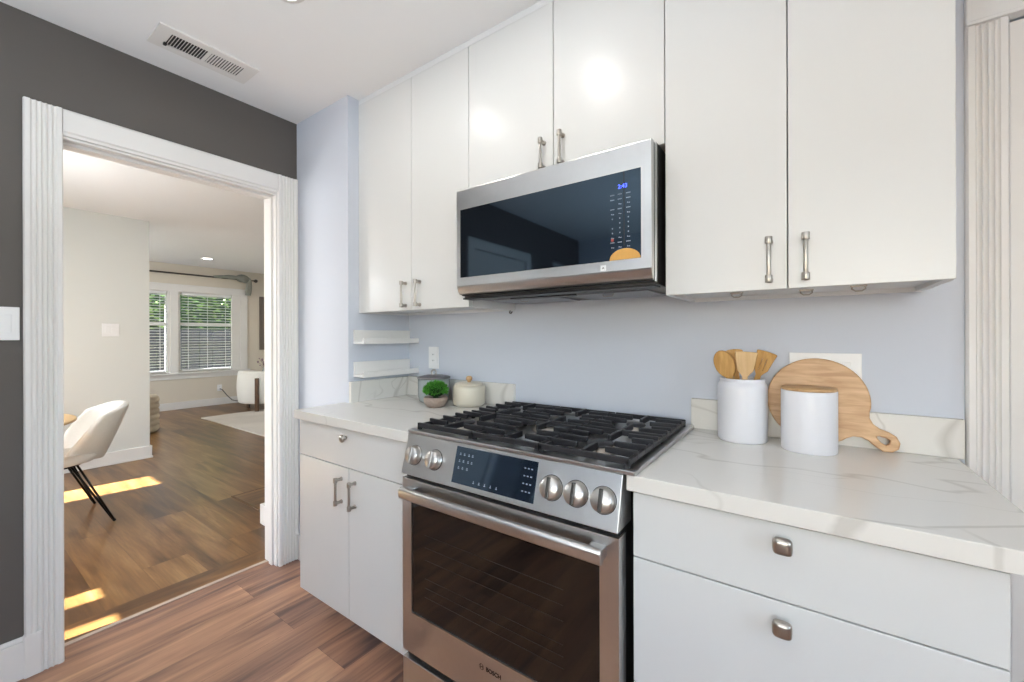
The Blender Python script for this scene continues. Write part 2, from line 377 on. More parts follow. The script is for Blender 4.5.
M['floor2'] = planks('aged brown oak planks', [srgb(78, 50, 24), srgb(104, 70, 36), srgb(124, 88, 48), srgb(144, 108, 66)], 2.0, 0.20, 0, 0.14, 0.30, seed=0.9, mortar=0.0005, gscale=0.9)
M['floor3'] = planks('aged brown oak border planks', [srgb(84, 54, 26), srgb(112, 76, 40), srgb(130, 92, 50), srgb(150, 112, 66)], 2.6, 0.16, PI/2, 0.14, 0.30, seed=0.2, mortar=0.0005)

# ------------------------------------------------------------------ main dimensions (metres)
XL, XS, YS, YW, YC, YU, YM = -2.342, -1.8515, 1.21, 1.594, 0.957, 1.267, 1.1925
CEIL, ZC, TC = 2.44, 0.914, 0.038
XR0, XR1 = -0.3485, 0.327            # right counter
RX0, RX1 = -1.110, -0.354            # range and microwave span
ZUB = 1.361
WT = 0.12                             # wall thickness
XD = XL - WT                          # dining side of the dark wall
XB = -5.54; XW = -8.83; YN = -1.35; YE = 5.0; CE2 = 2.44

# ------------------------------------------------------------------ floors, ceilings, walls
struct(B(-2.44, 2.1, -2.5, YW+0.1, -0.1, 0.0), 'floor', M['floor'])
struct(B(XB-3.4, -2.60, YN-0.1, YE, -0.1, 0.0), 'floor.001', M['floor2'])
struct(B(-2.60, -2.44, YN-0.1, YE, -0.1, 0.0), 'floor.002', M['floor3'])
struct(B(-3.64, -2.982, 1.385, 3.2, 0.0, 0.003), 'floor.003', M['floor3'])
struct(B(-3.655, -3.64, 1.37, 3.2, 0.0, 0.0035).box(-3.64, -2.982, 1.37, 1.385, 0, 0.0035), 'trim_1', M['woodd'])
struct(B(-2.455, -2.431, 0.306, 1.092, 0.0, 0.004), 'trim_2', M['thr'], bevel=0.002)

struct(B(XL, 2.1, -2.5, YW+0.1, CEIL, CEIL+0.1), 'ceiling', M['ceil'])
cl = MB().box(XB-0.4, XL, YN-0.1, YE, CE2, CE2+0.1)
cl.box(-6.75, XB-0.4, YN-0.1, YE, CE2, CE2+0.1)
cl.box(XW-0.2, -6.75, YN-0.1, YE, 2.50, 2.60)
struct(cl, 'ceiling.001', M['ceil'])

wl = MB()                              # dark wall between kitchen and dining room
wl.box(XD, XL, 1.105, YE, 0, CEIL).box(XD, XL, 0.30, 1.105, 2.02, CEIL)
wl.box(XD, XL, -0.35, 0.30, 0, CEIL).box(XD, XL, -1.15, -0.35, 2.0, CEIL)
wl.box(XD, XL, -1.72, -1.15, 0, CEIL).box(XD, XL, -2.28, -1.72, 0, 0.9).box(XD, XL, -2.28, -1.72, 2.1, CEIL).box(XD, XL, -2.5, -2.28, 0, CEIL)
struct(wl, 'wall_left', M['dark'])
# the dining side of the same wall is off white
wd = MB().box(XD-0.01, XD, 1.108, YE, 0, CE2).box(XD-0.01, XD, YN, 0.28, 0, CE2).box(XD-0.01, XD, 0.28, 1.108, 2.04, CE2)
struct(wd, 'wall_dining', M['beige'])
struct(B(XL, XS, YS, YW, 0, CEIL), 'wall_stub', M['blue'])
wb = MB().box(XL, 0.415, YW, YW+0.1, 0, CEIL).box(0.415, 1.24, YW, YW+0.1, 2.045, CEIL).box(1.24, 2.1, YW, YW+0.1, 0, CEIL)
struct(wb, 'wall_back', M['blue'])
wr = MB().box(2.0, 2.1, -2.5, -1.6, 0, CEIL).box(2.0, 2.1, 0.4, YW, 0, CEIL).box(2.0, 2.1, -1.6, 0.4, 0, 0.8).box(2.0, 2.1, -1.6, 0.4, 2.15, CEIL)
struct(wr, 'wall_right', M['blue'])
wf = MB().box(XL, -0.55, -2.5, -2.38, 0, CEIL).box(1.25, 2.0, -2.5, -2.38, 0, CEIL).box(-0.55, 1.25, -2.5, -2.38, 0, 0.8).box(-0.55, 1.25, -2.5, -2.38, 2.15, CEIL)
struct(B(-9.2, -5.9, -5.5, YN-0.12, 2.30, 2.40), 'added_roof_living', M['trim'])     # unseen roof added to keep sun out of the living room
struct(B(-1.6, 2.6, -6.0, -2.5, 2.30, 2.40), 'added_roof_kitchen', M['trim'])     # another added roof, out of view, blocks sun at the kitchen window
struct(wf, 'wall_front', M['blue'])
# dining / living room walls
struct(B(XB-0.12, XB, YN, 1.335, 0, CE2), 'wall_divider', M['beige'])
struct(B(-2.935, XD-0.01, 1.30, YE, 0, CE2), 'wall_hall', M['beige'])
ww = MB().box(XW-0.14, XW, YN-0.1, 1.55, 0, 2.6).box(XW-0.14, XW, 3.47, YE, 0, 2.6).box(XW-0.14, XW, 1.55, 3.47, 0, 0.63).box(XW-0.14, XW, 1.55, 3.47, 2.03, 2.6)
ww.box(XW-0.14, XW, 2.40, 2.51, 0.63, 2.03)
struct(ww, 'wall_window', M['beigew'])
struct(B(XW, XD, YE, YE+0.1, 0, 2.6), 'wall_living_end', M['beige'])
wn = MB()                              # long outer wall with the sunny windows
op = [(-8.2, -6.4, 0.6, 2.15), (-5.17, -4.82, 0.9, 2.215), (-4.2, -3.3, 0.6, 1.35), (-3.14, -2.995, 0.9, 1.655), (-2.815, -2.645, 0.9, 1.655)]
xs = XW
for a, b, z0, z1 in op:
    wn.box(xs, a, YN-0.12, YN, 0, 2.6).box(a, b, YN-0.12, YN, 0, z0).box(a, b, YN-0.12, YN, z1, 2.6); xs = b
wn.box(xs, XD, YN-0.12, YN, 0, 2.6)
struct(wn, 'wall_outer', M['beige'])

# baseboards
struct(B(XL, XL+0.016, -0.35, 0.238, 0, 0.135).box(XL, XL+0.011, -0.35, 0.238, 0.135, 0.15), 'baseboard_left', M['trim'], bevel=0.003)
struct(B(XL, XS, YS-0.015, YS, 0, 0.14), 'baseboard_stub', M['trim'], bevel=0.003)
bd = MB().box(XB, XB+0.016, YN, 1.335+0.016, 0, 0.125).box(XB-0.12, XB+0.016, 1.335, 1.335+0.016, 0, 0.125).box(XB, XB+0.022, YN, 1.335+0.022, 0, 0.02)
struct(bd, 'baseboard_divider', M['trim'], bevel=0.004)
struct(B(XW, XW+0.016, YN, YE, 0, 0.125), 'baseboard_window', M['trim'], bevel=0.004)
struct(B(-2.935, XD-0.011, 1.284, 1.30, 0, 0.13).box(-2.975, -2.935, 1.284, YE, 0, 0.13), 'baseboard_hall', M['trim'], bevel=0.004)

# fluted door casings
def fluted(u0, u1, n, t, flip=1):
    """cross-section (u across, t out of the wall) with n round reeds"""
    pts = [(u0, 0), (u0, t*0.7), (u0+0.004, t)]
    a, b = u0+0.016, u1-0.016; w = (b-a)/n
    for i in range(n):
        for k in range(7):
            q = k/6; pts.append((a+w*(i+q), t - 0.0065*(1-abs(2*q-1)**2.0)))
    pts += [(u1-0.004, t), (u1, t*0.7), (u1, 0)]
    return pts
def casing_x(name, y0, y1, n, z1):     # on the dark wall, profile sticking out to +x
    mb = MB().prism([(XL+t, y) for y, t in fluted(y0, y1, n, 0.022)], 'xy', 0, z1)
    return struct(mb, name, M['trim'])
casing_x('trim_3', 0.205, 0.305, 5, 2.12)
casing_x('trim_4', 1.100, 1.209, 5, 2.12)
hd = MB().prism([(XL, 2.02), (XL+0.012, 2.02), (XL+0.014, 2.030), (XL+0.0205, 2.036), (XL+0.0205, 2.112), (XL+0.016, 2.12), (XL, 2.12)], 'xz', 0.305, 1.100)
struct(hd, 'trim_5', M['trim'])
# plinth step at the foot of the left casing
struct(B(XL, XL+0.024, 0.203, 0.247, 0, 0.155), 'trim_6', M['trim'], bevel=0.003)
# jambs lining the doorway
jb = MB().box(XD-0.012, XL+0.004, 1.093, 1.1045, 0, 2.01).box(XD-0.012, XL+0.004, 0.297, 0.305, 0, 2.01).box(XD-0.012, XL+0.004, 0.297, 1.1045, 2.01, 2.0195)
jb.box(XL-0.065, XL-0.03, 1.083, 1.093, 0, 1.998).box(XL-0.065, XL-0.03, 0.305, 0.310, 0, 1.998).box(XL-0.065, XL-0.03, 0.305, 1.093, 1.998, 2.01)
struct(jb, 'trim_7', M['trim'], bevel=0.002)
cf = MB().box(XD-0.03, XD-0.011, 1.105, 1.20, 0, 2.02).box(XD-0.03, XD-0.011, 0.20, 0.297, 0, 2.02).box(XD-0.03, XD-0.011, 0.20, 1.20, 2.02, 2.12)
struct(cf, 'trim_8', M['trim'], bevel=0.003)
# casing and door in the back wall, right of the cabinets
mb = MB().prism([(x, YW-t) for x, t in fluted(0.3425, 0.419, 4, 0.02)], 'xy', 0, 2.045)
struct(mb, 'trim_9', M['trim'])
struct(B(0.3425, 1.32, YW-0.02, YW, 2.045, 2.13).box(0.3425, 1.32, YW-0.026, YW, 2.045, 2.056), 'trim_10', M['trim'], bevel=0.003)
mb = MB().prism([(x, YW-t) for x, t in fluted(1.236, 1.32, 4, 0.02)], 'xy', 0, 2.045); struct(mb, 'trim_11', M['trim'])
d = MB().box(0.424, 1.232, YW+0.004, YW+0.044, 0.006, 2.038)
door1 = struct(d, 'door_1', M['trim'], bevel=0.002)
k = MB().cyl((1.17, YW+0.004, 1.0), (1.17, YW-0.04, 1.0), 0.012).sphere((1.17, YW-0.055, 1.0), 0.028); put(k, 'door_knob', M['nickel'], door1)
# white door further back on the dark wall, with its casing
d2 = struct(B(XL-0.041, XL-0.001, -1.148, -0.352, 0.003, 1.998), 'door_2', M['trim'], bevel=0.003)
struct(B(XL, XL+0.02, -0.35, -0.26, 0, 2.09).box(XL, XL+0.02, -1.24, -1.15, 0, 2.09).box(XL, XL+0.02, -1.15, -0.35, 2.0, 2.09), 'trim_12', M['trim'], bevel=0.003)

# ------------------------------------------------------------------ windows
def window(name, axis, pos, a0, a1, z0, z1, depth, sgn, rail=None, mull=()):
    """frame + glass in an opening; axis 'x': plane x=pos spanning y a0..a1; axis 'y': plane y=pos spanning x"""
    fr = MB(); t = 0.045; d0, d1 = pos, pos+sgn*depth
    def bx(u0, u1, w0, w1, e0=d0, e1=d1):
        fr.box(e0, e1, u0, u1, w0, w1) if axis == 'x' else fr.box(u0, u1, e0, e1, w0, w1)
    bx(a0, a0+t, z0, z1); bx(a1-t, a1, z0, z1); bx(a0+t, a1-t, z0, z0+t); bx(a0+t, a1-t, z1-t, z1)
    if rail: bx(a0+t, a1-t, rail-0.025, rail+0.025)
    for m_ in mull: bx(m_-0.012, m_+0.012, z0+t, z1-t)
    o = struct(fr, name, M['trim'], bevel=0.003)
    c = (d0+d1)/2; g = MB()
    g.box(c-0.003, c+0.003, a0+t, a1-t, z0+t, z1-t) if axis == 'x' else g.box(a0+t, a1-t, c-0.003, c+0.003, z0+t, z1-t)
    put(g, 'pane', M['glass'], o)
    return o
window('window_1', 'x', XW-0.04, 2.51, 3.47, 0.63, 2.03, 0.06, -1, rail=1.475)
window('window_2', 'x', XW-0.04, 1.55, 2.40, 0.63, 2.03, 0.06, -1, rail=1.475)
window('window_3', 'y', YN-0.03, -8.2, -6.4, 0.6, 2.15, 0.05, -1, mull=(-7.3,))  # unseen window, put in as the opening for the living room fill
def slim(name, a, b, z0, z1):
    fr = MB(); t = 0.012; y0, y1 = YN-0.05, YN-0.03
    fr.box(a, a+t, y0, y1, z0, z1).box(b-t, b, y0, y1, z0, z1).box(a, b, y0, y1, z0, z0+t).box(a, b, y0, y1, z1-t, z1)
    o = struct(fr, name, M['trim']); put(B(a+t, b-t, YN-0.042, YN-0.038, z0+t, z1-t), 'pane', M['glass'], o)
slim('window_4', -5.17, -4.82, 0.9, 2.215); slim('window_5', -3.14, -2.995, 0.9, 1.655); slim('window_6', -2.815, -2.645, 0.9, 1.655); slim('window_10', -4.2, -3.3, 0.6, 1.35)  # the wide last opening is added for the dining fill lamp
window('window_7', 'y', -2.40, -0.55, 1.25, 0.8, 2.15, 0.03, 1, mull=(0.35,))
window('window_8', 'x', 2.03, -1.6, 0.4, 0.8, 2.15, 0.03, -1, mull=(-0.6,))
window('window_9', 'x', XD+0.03, -2.28, -1.72, 0.9, 2.1, 0.04, 1)
# inside casings, sill and apron of the living room windows
cs = MB()
for y0, y1 in ((3.47, 3.59), (2.40, 2.51), (1.43, 1.55)): cs.box(XW, XW+0.02, y0, y1, 0.63, 2.03)
cs.box(XW, XW+0.02, 1.43, 3.59, 2.03, 2.14).box(XW, XW+0.028, 1.40, 3.62, 2.135, 2.155)
cs.box(XW, XW+0.05, 1.40, 3.63, 0.60, 0.63).box(XW, XW+0.016, 1.43, 3.60, 0.52, 0.60)
struct(cs, 'trim_13', M['trim'], bevel=0.003)
def blind(y0, y1, label):
    t = thing('window_blind', (XW-0.03, (y0+y1)/2, 0.66), label, 'window blind', 'white blinds in the living room windows')
    s_ = MB(); z = 0.69
    while z < 1.965:
        if abs(z-1.475) > 0.02:
            s_.add([(XW-0.022, y0, z-0.004), (XW-0.022, y1, z-0.004), (XW+0.012, y1, z+0.006), (XW+0.012, y0, z+0.006)], [(0, 1, 2, 3)])
        z += 0.047
    put(s_, 'slats', M['blind'], t, solid=0.0025, fixn=False)
    put(B(XW-0.034, XW+0.016, y0, y1, 1.975, 2.02), 'head_rail', M['blind'], t, bevel=0.003)
    put(B(XW-0.022, XW+0.012, y0, y1, 0.655, 0.672), 'bottom_rail', M['blind'], t, bevel=0.003)
    c_ = MB()
    for q in (0.12, 0.5, 0.88): c_.box(XW+0.0125, XW+0.014, y0+(y1-y0)*q-0.004, y0+(y1-y0)*q+0.004, 0.67, 1.98)
    put(c_, 'ladder_tape', M['blind'], t)
blind(2.56, 3.31, 'white slatted blind in the right living room window')
blind(1.60, 2.35, 'white slatted blind in the left living room window, half hidden by the wall')
# wide white stiles beside the blinds
struct(B(XW-0.035, XW+0.012, 3.325, 3.469, 0.632, 2.028), 'trim_14', M['trim'], bevel=0.004)
struct(B(XW-0.035, XW+0.012, 2.29, 2.399, 0.632, 2.028) if False else B(XW-0.03, XW-0.0, 2.36, 2.399, 0.632, 2.028), 'trim_15', M['trim'], bevel=0.004)

# ------------------------------------------------------------------ outside the living room windows
struct(B(-16, XW-0.14, -6, 12, -0.25, -0.15), 'ground', M['ground'])
g = MB(); random.seed(3)
for i in range(34):
    y = -1.5+i*0.26; g.box(-11.62, -11.59, y+0.006, y+0.252, -0.15, 1.42+random.uniform(-0.01, 0.01))
g.box(-11.59, -11.54, -1.5, 7.3, 0.25, 0.33).box(-11.59, -11.54, -1.5, 7.3, 1.1, 1.18)
tag(put(g, 'board_fence', M['fence']), 'weathered grey board fence seen through the blinds', 'fence')
t = thing('hedge', (-13.2, 3.2, -0.15), 'tall green hedge rising above the board fence outside the window', 'hedge')
lv = MB(); random.seed(11)
for i in range(7500):
    y = random.uniform(-1.4, 8.0); z = random.uniform(0.6, 4.6); bx_ = -12.5 + 0.45*math.sin(y*1.9)*math.cos(z*2.1)
    if z > 3.6+0.6*math.sin(y*1.3)+0.4*math.sin(y*3.1+1): continue
    x = bx_ + random.uniform(-0.25, 0.3); r = random.uniform(0.05, 0.11)
    q = Matrix.Translation((x, y, z)) @ Matrix.Rotation(random.uniform(0, 6.28), 4, 'Z') @ Matrix.Rotation(random.uniform(-1.2, 1.2), 4, 'X')
    lv.add([(-r, 0, 0), (0, -r*0.5, 0), (r, 0, 0), (0, r*0.5, 0)], [(0, 1, 2, 3)], False, q)
put(lv, 'foliage', M['leaf'], t, fixn=False)
core = MB().grid(lambda u, v: (-13.0+0.3*math.sin(u*17)*math.cos(v*9), -1.4+9.4*u, -0.15+v*(3.6+0.6*math.sin((-1.4+9.4*u)*1.3)+0.4*math.sin((-1.4+9.4*u)*3.1+1)-0.2)), 60, 16)
put(core, 'branches', M['leafd'], t, solid=0.5)

# ------------------------------------------------------------------ counters
def counter(name, x0, x1, y0, label, splash, side=False):
    t = thing(name, ((x0+x1)/2, (y0+YW)/2, ZC-TC), label, 'countertop')
    sl = B(x0, x1, y0, YW-0.001, ZC-TC, ZC)
    if side: sl = MB().prism([(x0-0.030, y0), (x1, y0), (x1, YW-0.001), (x0+0.0005, YW-0.001), (x0+0.0005, YS-0.001), (x0-0.030, YS-0.001)], 'xy', ZC-TC, ZC)
    put(sl, 'slab', M['quartz' if side else 'quartzr'], t, bevel=0.002)
    put(B(splash[0], splash[1], YW-0.02, YW-0.001, ZC, 1.018), 'backsplash', M['quartz'], t, bevel=0.0015)
    if side: put(B(XS+0.0005, XS+0.0195, YS+0.001, YW-0.021, ZC, 1.018), 'side_splash', M['quartz'], t, bevel=0.0015)
    return t
counter('countertop', XS, RX0-0.004, 0.955, 'white quartz countertop with grey veins left of the range', (XS+0.0005, -1.108), True)
counter('countertop', XR0, XR1, YC, 'white quartz countertop with grey veins right of the range', (-0.336, XR1+0.012))

# ------------------------------------------------------------------ hardware
def bar_handle(x, yf, z0, z1, parent, r=0.0052):
    """round bar pull standing off the door, collared posts"""
    m_ = MB(); ys = yf-0.028
    m_.cyl((x, ys, z0-0.001), (x, ys, z1+0.001), r)
    for z in (z0+0.008, z1-0.008):
        m_.cyl((x, ys-0.006, z), (x, yf, z), 0.006).cyl((x, yf-0.004, z), (x, yf, z), 0.0085)
        m_.cyl((x, ys, z-0.009), (x, ys, z+0.009), 0.0085)
    return put(m_, 'handle', M['nickel'], parent, bevel=0.0008)
def sq_knob(x, yf, z, parent):
    m_ = MB().cyl((x, yf, z), (x, yf-0.014, z), 0.007)
    a = 0.0165; pts = []
    for k in range(32):
        w = 2*PI*k/32; c, s_ = math.cos(w), math.sin(w)
        pts.append((a*math.copysign(abs(c)**0.5, c), a*math.copysign(abs(s_)**0.5, s_)))
    vs = []; 
    for sc_, yy in ((0.8, -0.013), (1.0, -0.017), (1.0, -0.023), (0.86, -0.027), (0.5, -0.029)):
        vs += [(x+p[0]*sc_, yf+yy, z+p[1]*sc_) for p in pts]
    fs = [(j*32+k, j*32+(k+1) % 32, (j+1)*32+(k+1) % 32, (j+1)*32+k) for j in range(4) for k in range(32)]
    fs += [tuple(range(31, -1, -1)), tuple(128+k for k in range(32))]
    m_.add(vs, fs, True)
    return put(m_, 'knob', M['nickel'], parent)

# ------------------------------------------------------------------ base cabinets
def panel(x0, x1, z0, z1, y0, name, parent, th=0.019, m='cab'):
    return put(B(x0, x1, y0, y0+th, z0, z1), name, M[m], parent, bevel=0.0015)
YF = 0.977
XcL = -1.872
t = thing('base_cabinet', ((XcL-1.115)/2, 1.27, 0), 'white base cabinet with one drawer over two doors, left of the range', 'cabinet', )
put(B(XcL, -1.119, YF+0.021, YS-0.017, 0.11, ZC-TC-0.001).box(XS+0.001, -1.119, YS, YW-0.001, 0.11, ZC-TC-0.001), 'body', M['cabside'], t)
put(B(XcL+0.02, -1.13, YF+0.105, YS-0.02, 0, 0.11), 'toe_kick', M['cabside'], t)
dr = panel(XcL, -1.117, 0.716, 0.868, YF, 'drawer', t)
m_ = MB().cyl((-1.512, YF, 0.835), (-1.512, YF-0.014, 0.835), 0.007).sphere((0, 0, 0), 0.016, mat=Matrix.Translation((-1.512, YF-0.02, 0.835)) @ Matrix.Scale(0.55, 4, (0, 1, 0)))
put(m_, 'knob', M['nickel'], dr)
d1 = panel(XcL, -1.4975, 0.11, 0.7125, YF, 'door', t); bar_handle(-1.545, YF, 0.564, 0.672, d1)
d2_ = panel(-1.4945, -1.117, 0.11, 0.7125, YF, 'door', t); bar_handle(-1.452, YF, 0.564, 0.672, d2_)

t = thing('base_cabinet', (-0.04, 1.27, 0), 'white base cabinet with wide drawers and square knobs, right of the range', 'cabinet')
xb0, xb1 = -0.339, 0.259
put(B(xb0, xb1-0.002, YF+0.021, YW-0.001, 0.11, ZC-TC-0.001), 'body', M['cabside'], t)
put(B(xb0+0.01, xb1-0.012, YF+0.105, YW-0.02, 0, 0.11), 'toe_kick', M['cabside'], t)
dr = panel(xb0, xb1, 0.7165, 0.868, YF, 'drawer', t); sq_knob(-0.039, YF, 0.833, dr)
dr = panel(xb0, xb1, 0.418, 0.7135, YF, 'drawer', t); sq_knob(-0.040, YF, 0.672, dr)
dr = panel(xb0, xb1, 0.115, 0.415, YF, 'drawer', t); sq_knob(-0.041, YF, 0.364, dr)

# ------------------------------------------------------------------ wall cabinets
def wall_cab(x0, x1, z0, splits, handles, label, filler=None, zt=2.412):
    t = thing('wall_cabinet', ((x0+x1)/2, (YU+YW)/2, z0), label, 'cabinet', )
    b = MB(); g_ = 0.018
    yb = YU+0.022
    b.box(x0+0.001, x0+g_, yb, YW-0.001, z0, CEIL-0.001).box(x1-g_, x1-0.001, yb, YW-0.001, z0, CEIL-0.001)
    b.box(x0+g_, x1-g_, yb, YW-0.001, z0+0.012, z0+0.03).box(x0+g_, x1-g_, YW-0.02, YW-0.001, z0, z0+0.03).box(x0+g_, x1-g_, yb, yb+0.02, z0+0.002, z0+0.03)
    b.box(x0+g_, x1-g_, YW-0.01, YW-0.001, z0+0.03, CEIL-0.001).box(x0+g_, x1-g_, yb, YW-0.01, CEIL-0.02, CEIL-0.001)
    b.box(x0, x1, YU+0.003, yb, zt+0.003, CEIL-0.001)
    put(b, 'body', M['cabside'], t)
    if filler: put(B(filler[0], filler[1], YU+0.003, YU+0.021, z0, zt+0.0025), 'filler_strip', M['cab'], t)
    for i in range(len(splits)-1):
        d_ = panel(splits[i]+0.0013, splits[i+1]-0.0013, z0, zt, YU, 'door', t, 0.0205)
        if handles[i] is not None: bar_handle(handles[i][0], YU, handles[i][1], handles[i][2], d_)
    return t
u = 1.377
wc = wall_cab(-1.8505, RX0-0.0, ZUB, (-1.789, -1.452, RX0), ((-1.491, 1.375, 1.492), (-1.398, 1.375, 1.492)), 'white two door wall cabinet beside the corner, left of the microwave', (-1.8505, -1.791))
m_ = MB().tube([(-1.122, YW-0.024, ZUB+0.004), (-1.122, YW-0.03, ZUB-0.012), (-1.112, YW-0.034, ZUB-0.014), (-1.104, YW-0.034, ZUB-0.006)], 0.003)
put(m_, 'cup_hook', M['dsteel'], wc)
wall_cab(RX0, -0.341, 1.812, (RX0, -0.719, -0.341), ((-0.756, 1.828, 1.932), (-0.681, 1.828, 1.938)), 'short white two door wall cabinet above the microwave')
wc = wall_cab(-0.341, 0.262, ZUB, (-0.341, -0.0385, 0.262), ((-0.078, 1.378, 1.492), (-0.001, 1.378, 1.492)), 'white two door wall cabinet above the right countertop')
for x, y in ((-0.162, 1.34), (0.0, 1.37), (0.105, 1.33)):
    m_ = MB().tube([(x-0.012, y, ZUB+0.003), (x-0.013, y-0.004, ZUB-0.006), (x-0.006, y-0.008, ZUB-0.011), (x+0.006, y-0.008, ZUB-0.011), (x+0.013, y-0.004, ZUB-0.006), (x+0.012, y, ZUB+0.003)], 0.0018)
    m_.box(x-0.016, x+0.016, y-0.003, y+0.006, ZUB+0.0, ZUB+0.004)
    put(m_, 'clip', M['nickel'], wc)

# ------------------------------------------------------------------ microwave
mw = thing('microwave', ((RX0+RX1)/2, YW-0.2, 1.39), 'stainless steel over the range microwave with black glass front', 'microwave')
x0, x1 = RX0+0.003, RX1-0.001
b = MB().box(x0, x1, 1.236, YW-0.002, 1.392, 1.808)
put(b, 'body', M['dsteel'], mw, bevel=0.003)
put(B(x0+0.004, x1-0.004, 1.217, 1.2355, 1.40, 1.803), 'door_gasket', M['black'], mw)
z0m, z1m = 1.402, 1.806
prof = [(1.216, z1m), (YM+0.003, z1m), (YM, z1m-0.003), (YM, 1.436), (YM+0.002, 1.429), (YM+0.007, 1.417), (YM+0.014, 1.407), (1.216, 1.403)]
door = put(MB().prism(prof, 'yz', x0-0.001, x1-0.003), 'door', M['steel'], mw, bevel=0.0015)
gx0, gx1, gz0, gz1 = -1.087, -0.388, 1.467, 1.7275
put(B(gx0, gx1, YM-0.0015, YM+0.002, gz0, gz1), 'glass_front', M['bglass'], door)
put(B(gx0-0.004, gx1+0.004, YM-0.0010, YM+0.002, gz0-0.004, gz1+0.004), 'glass_rim', M['steelk'], door)
put(B(x1-0.0035, x1+0.001, 1.224, 1.2355, 1.40, 1.805), 'side_trim', M['steel'], mw)
ym = YM-0.0022
dm = MB()                              # printed key legends
def seg_row(mb_, x, z, w, h, y=ym): mb_.box(x-w/2, x+w/2, y, y+0.0006, z-h/2, z+h/2)
rng = random.Random(5)
for i in range(12):
    z = 1.662-i*0.0142
    for cx in (-0.474, -0.451, -0.425):
        if i in (2, 6) and cx < -0.46: continue
        if i in (0, 1, 3, 10): 
            for q in range(4): seg_row(dm, cx-0.005+q*0.0033, z, 0.0022, 0.0028)
        elif i in (5, 6, 7, 8): seg_row(dm, cx, z, 0.003, 0.0035)
        else: seg_row(dm, cx-0.002, z, 0.003, 0.003); seg_row(dm, cx+0.003, z-0.001, 0.004, 0.0022)
put(dm, 'key_legends', M['mark'], mw)
put(MB().cyl((-0.474, ym+0.0006, 1.528), (-0.474, ym, 1.528), 0.005), 'stop_mark', M['markr'], mw)
mesh_obj(text_mesh('2:43', 0.017, FACE(-0.442, ym, 1.684)), 'clock_digits', M['clock'], mw)
put(B(-0.4395, -0.4365, ym+0.0001, ym+0.0006, gz0+0.002, gz1-0.001), 'door_seam', M['black'], mw)
pts = [(-0.4360+0.047*math.cos(a*PI/24), gz0+0.0005+0.032*math.sin(a*PI/24)) for a in range(25)]
pts = [(min(x, gx1-0.0005), z) for x, z in pts]
put(MB().prism(pts, 'xz', ym-0.0004, ym+0.0006), 'half_round_patch', M['patch'], mw, label='half round ochre sticker at the bottom of the glass')  # flat ochre half disc laid on the glass
put(B(-0.5125, -0.4955, YM-0.001, YM+0.001, 1.4395, 1.4565), 'badge', M['badge'], door)
put(MB().prism([(-0.509, 1.4445), (-0.504, 1.451), (-0.499, 1.4445), (-0.504, 1.447)], 'xz', YM-0.0014, YM), 'badge_mark', M['dsteel'], door)
bt = MB().box(x0+0.004, x1-0.004, 1.222, 1.285, 1.386, 1.3925)
bt.prism([(-0.92, 1.285), (-0.64, 1.285), (-0.66, 1.33), (-0.90, 1.33)], 'xy', 1.382, 1.3925)
put(bt, 'vent_panel', M['black'], mw, bevel=0.002)
for xa, xb_ in ((x0+0.06, -0.76), (-0.70, x1-0.06)):
    f_ = put(B(xa, xb_, 1.34, 1.56, 1.3865, 1.3925), 'grease_filter', M['filt'], mw, bevel=0.002)
    put(MB().tube([((xa+xb_)/2-0.02, 1.36, 1.3865), ((xa+xb_)/2-0.015, 1.36, 1.378), ((xa+xb_)/2+0.015, 1.36, 1.378), ((xa+xb_)/2+0.02, 1.36, 1.3865)], 0.002), 'pull', M['nickel'], f_)

# ------------------------------------------------------------------ gas range
rg = thing('gas_range', ((RX0+RX1)/2, 1.27, 0), 'stainless steel slide-in gas range with black grates and oven below', 'range')
x0, x1 = RX0+0.002, RX1-0.001
YD = 0.925                             # oven door face
put(B(x0+0.006, x1-0.006, YD+0.047, YW-0.012, 0.02, 0.905), 'body', M['dsteel'], rg, bevel=0.002)
for xx in (x0+0.05, x1-0.05):
    for yy in (1.05, 1.52): put(MB().cyl((xx, yy, 0), (xx, yy, 0.022), 0.018), 'foot', M['black'], rg)
# slanted control panel: foot at z 0.785, y 0.918 ; head at z 0.912, y 0.952
PB, PT = Vector((0, 0.918, 0.785)), Vector((0, 0.953, 0.913))
put(MB().prism([(PB.y, PB.z), (PT.y, PT.z), (1.01, 0.913), (1.01, 0.785)], 'yz', x0, x1), 'control_panel', M['steel'], rg, bevel=0.002)
pd = (PT-PB).normalized(); pn = Vector((0, -pd.z, pd.y))
PAN = lambda x, s_, out=0: Vector((x, 0, 0)) + PB + pd*s_ + pn*out
def panel_mat(x, s_, out): 
    p = PAN(x, s_, out); m_ = Matrix((Vector((1, 0, 0)), pd, pn)).transposed().to_4x4(); m_.translation = p; return m_
PL = (PT-PB).length
# display
dsp = MB().box(-0.147, 0.147, -0.0535, 0.0535, 0, 0.0015, mat=panel_mat(-0.7335, PL*0.52, 0))
dd = put(dsp, 'display', M['dglass'], rg)
ic = MB()
pm = panel_mat(-0.7335, PL*0.52, 0.0016)
for cx in (-0.128, -0.112, -0.094, -0.080):
    for cz in (0.032, 0.012, -0.008):
        if cx > -0.085 and cz < 0: continue
        ic.box(cx-0.003, cx+0.003, cz-0.003, cz-0.001, 0, 0.0004, mat=pm).box(cx-0.002, cx+0.002, cz+0.001, cz+0.003, 0, 0.0004, mat=pm)
put(ic, 'touch_icons', M['mark'], dd); ic = MB()
for i in range(5): 
    cx = -0.062+i*0.021; ic.box(cx-0.003, cx+0.003, -0.043, -0.041, 0, 0.0004, mat=pm).box(cx-0.001, cx+0.001, -0.040, -0.036, 0, 0.0004, mat=pm)
put(ic, 'touch_icons', M['mark'], dd); ic = MB()
